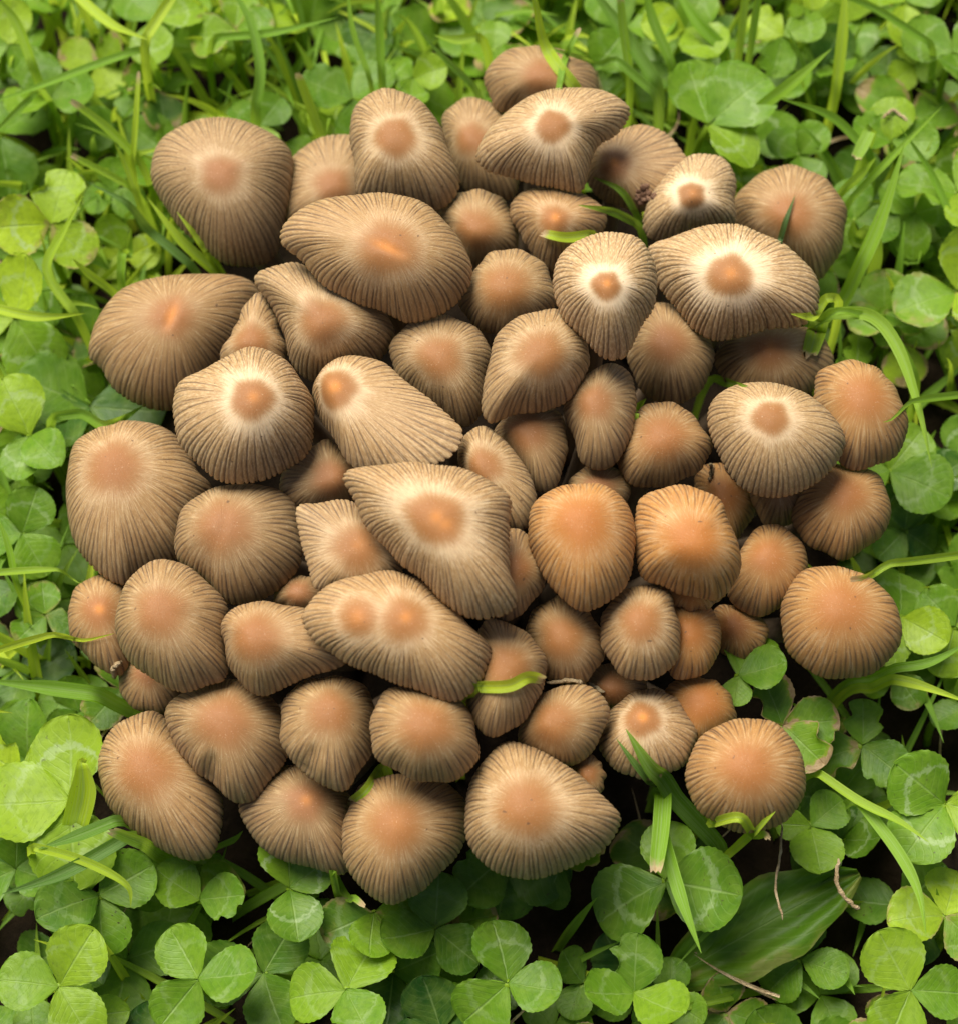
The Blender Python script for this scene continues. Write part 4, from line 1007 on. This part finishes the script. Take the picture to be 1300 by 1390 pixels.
# ---------------------------------------------------------------- small debris
VV, FF, UU, nb = [], [], [], 0
k = 0
while k < 75:
    x, y = rb.uniform(-0.15, 0.15), rb.uniform(-0.16, 0.18)
    if in_cluster(x, y, 0.98): continue
    k += 1
    a = rb.uniform(0, 6.28); L = rb.uniform(0.008, 0.03); z = rb.uniform(0.003, 0.02)
    dv = np.array([math.cos(a), math.sin(a), rb.uniform(-0.2, 0.3)]) * L
    p0 = np.array([x, y, z])
    V, F, uv = blade_mesh(bez(p0, p0 + dv * 0.5 + rb.normal(0, 0.002, 3), p0 + dv, 7), rb.uniform(0.0005, 0.0012), np.array([0.1, -0.35, 0.93]), 0.6, False, rb)
    VV.append(V); FF.append(F + nb); UU.append(uv); nb += len(V)
lit_ = link('dry_litter', make_mesh('dry_litter', np.concatenate(VV), np.concatenate(FF), STRAW, np.concatenate(UU)))
tag(lit_, 'scattered dry straw coloured bits of old grass among the clover', 'litter', kind='stuff')
def strand(name, pts, r, z, label, cat, mat=STRAW, n=18):
    pts = np.array(pts, float)
    P = smooth_path(unproject(pts[:, 0], pts[:, 1], np.linspace(z[0], z[1], len(pts)) / 1000), n)
    P = np.array([over_caps(p, 0.0008) for p in P])
    wob = np.random.default_rng(len(label)).normal(0, 0.00012, P.shape)
    rr = r * (1 + 0.2 * np.sin(np.arange(n) * 1.7)) * np.clip(np.minimum(np.arange(n) + 1, n - np.arange(n)) / 3, 0.35, 1)
    V, F = tube(P + wob, rr, 8)
    o = link(name, make_mesh(name, V - P[0], F, mat)); o.location = P[0]
    tag(o, label, cat)
strand('dry_stalk', [(1061,1118),(1058,1160),(1052,1205),(1062,1248)], 0.0003, (34, 38), 'thin wrinkled dry stalk hanging over the dark broad leaf', 'dry stalk')
strand('dry_stalk', [(1138,1165),(1136,1200),(1150,1222),(1168,1236)], 0.0005, (36, 34), 'curled dry brown strip at the tip of the broad leaf', 'dry stalk')
strand('dry_twig', [(742,926),(775,924),(800,930),(820,940)], 0.0005, (60, 58), 'thin dark dry twig between small tan caps right of the middle', 'twig')
strand('dry_curl', [(166,898),(154,908),(156,922)], 0.0006, (30, 28), 'small orange dry curl beside the smooth cap with brick red centre', 'dry curl')
strand('dry_curl', [(964,628),(966,640),(963,652)], 0.0005, (52, 50), 'tiny pale dry curl in the gap left of the pale olive mushroom', 'dry curl')
strand('dry_stalk', [(1197,160),(1213,150),(1232,164)], 0.0004, (38, 38), 'fine pale curled thread on the upper right clover leaf', 'thread')
rc = np.random.default_rng(5)
VV, FF, nb = [], [], 0
c0 = over_caps(unproject(880, 262, 0.06), 0.0)
for i in range(34):
    c = over_caps(unproject(*(np.array([876, 262]) + rc.normal(0, 5, 2) * (1, 1.2)), 0.055), -0.0002)
    if np.linalg.norm(c - c0) > 0.004: continue
    a = np.arange(6) / 6 * 2 * np.pi
    r = rc.uniform(0.0004, 0.0012)
    ringv = [np.stack([np.cos(a) * math.sin(b), np.sin(a) * math.sin(b), np.full(6, math.cos(b))], 1) for b in (0.5, 1.2, 1.9, 2.6)]
    V = np.concatenate(ringv + [[[0, 0, 1]], [[0, 0, -1]]]) * r * rc.uniform(0.6, 1.3, (26, 1)) + c
    F = grid_faces(4, 6, True)
    q = np.arange(6); q2 = (q + 1) % 6
    F = np.concatenate([F, np.stack([q2, q, np.full(6, 24), np.full(6, 24)], 1), np.stack([18 + q, 18 + q2, np.full(6, 25), np.full(6, 25)], 1)])
    VV.append(V - c0); FF.append(F + nb); nb += 26
cr = link('soil_crumbs', make_mesh('soil_crumbs', np.concatenate(VV), np.concatenate(FF), CRUMB)); cr.location = c0
tag(cr, 'small clump of reddish brown soil crumbs stuck beside the small pale ringed mushroom', 'soil')
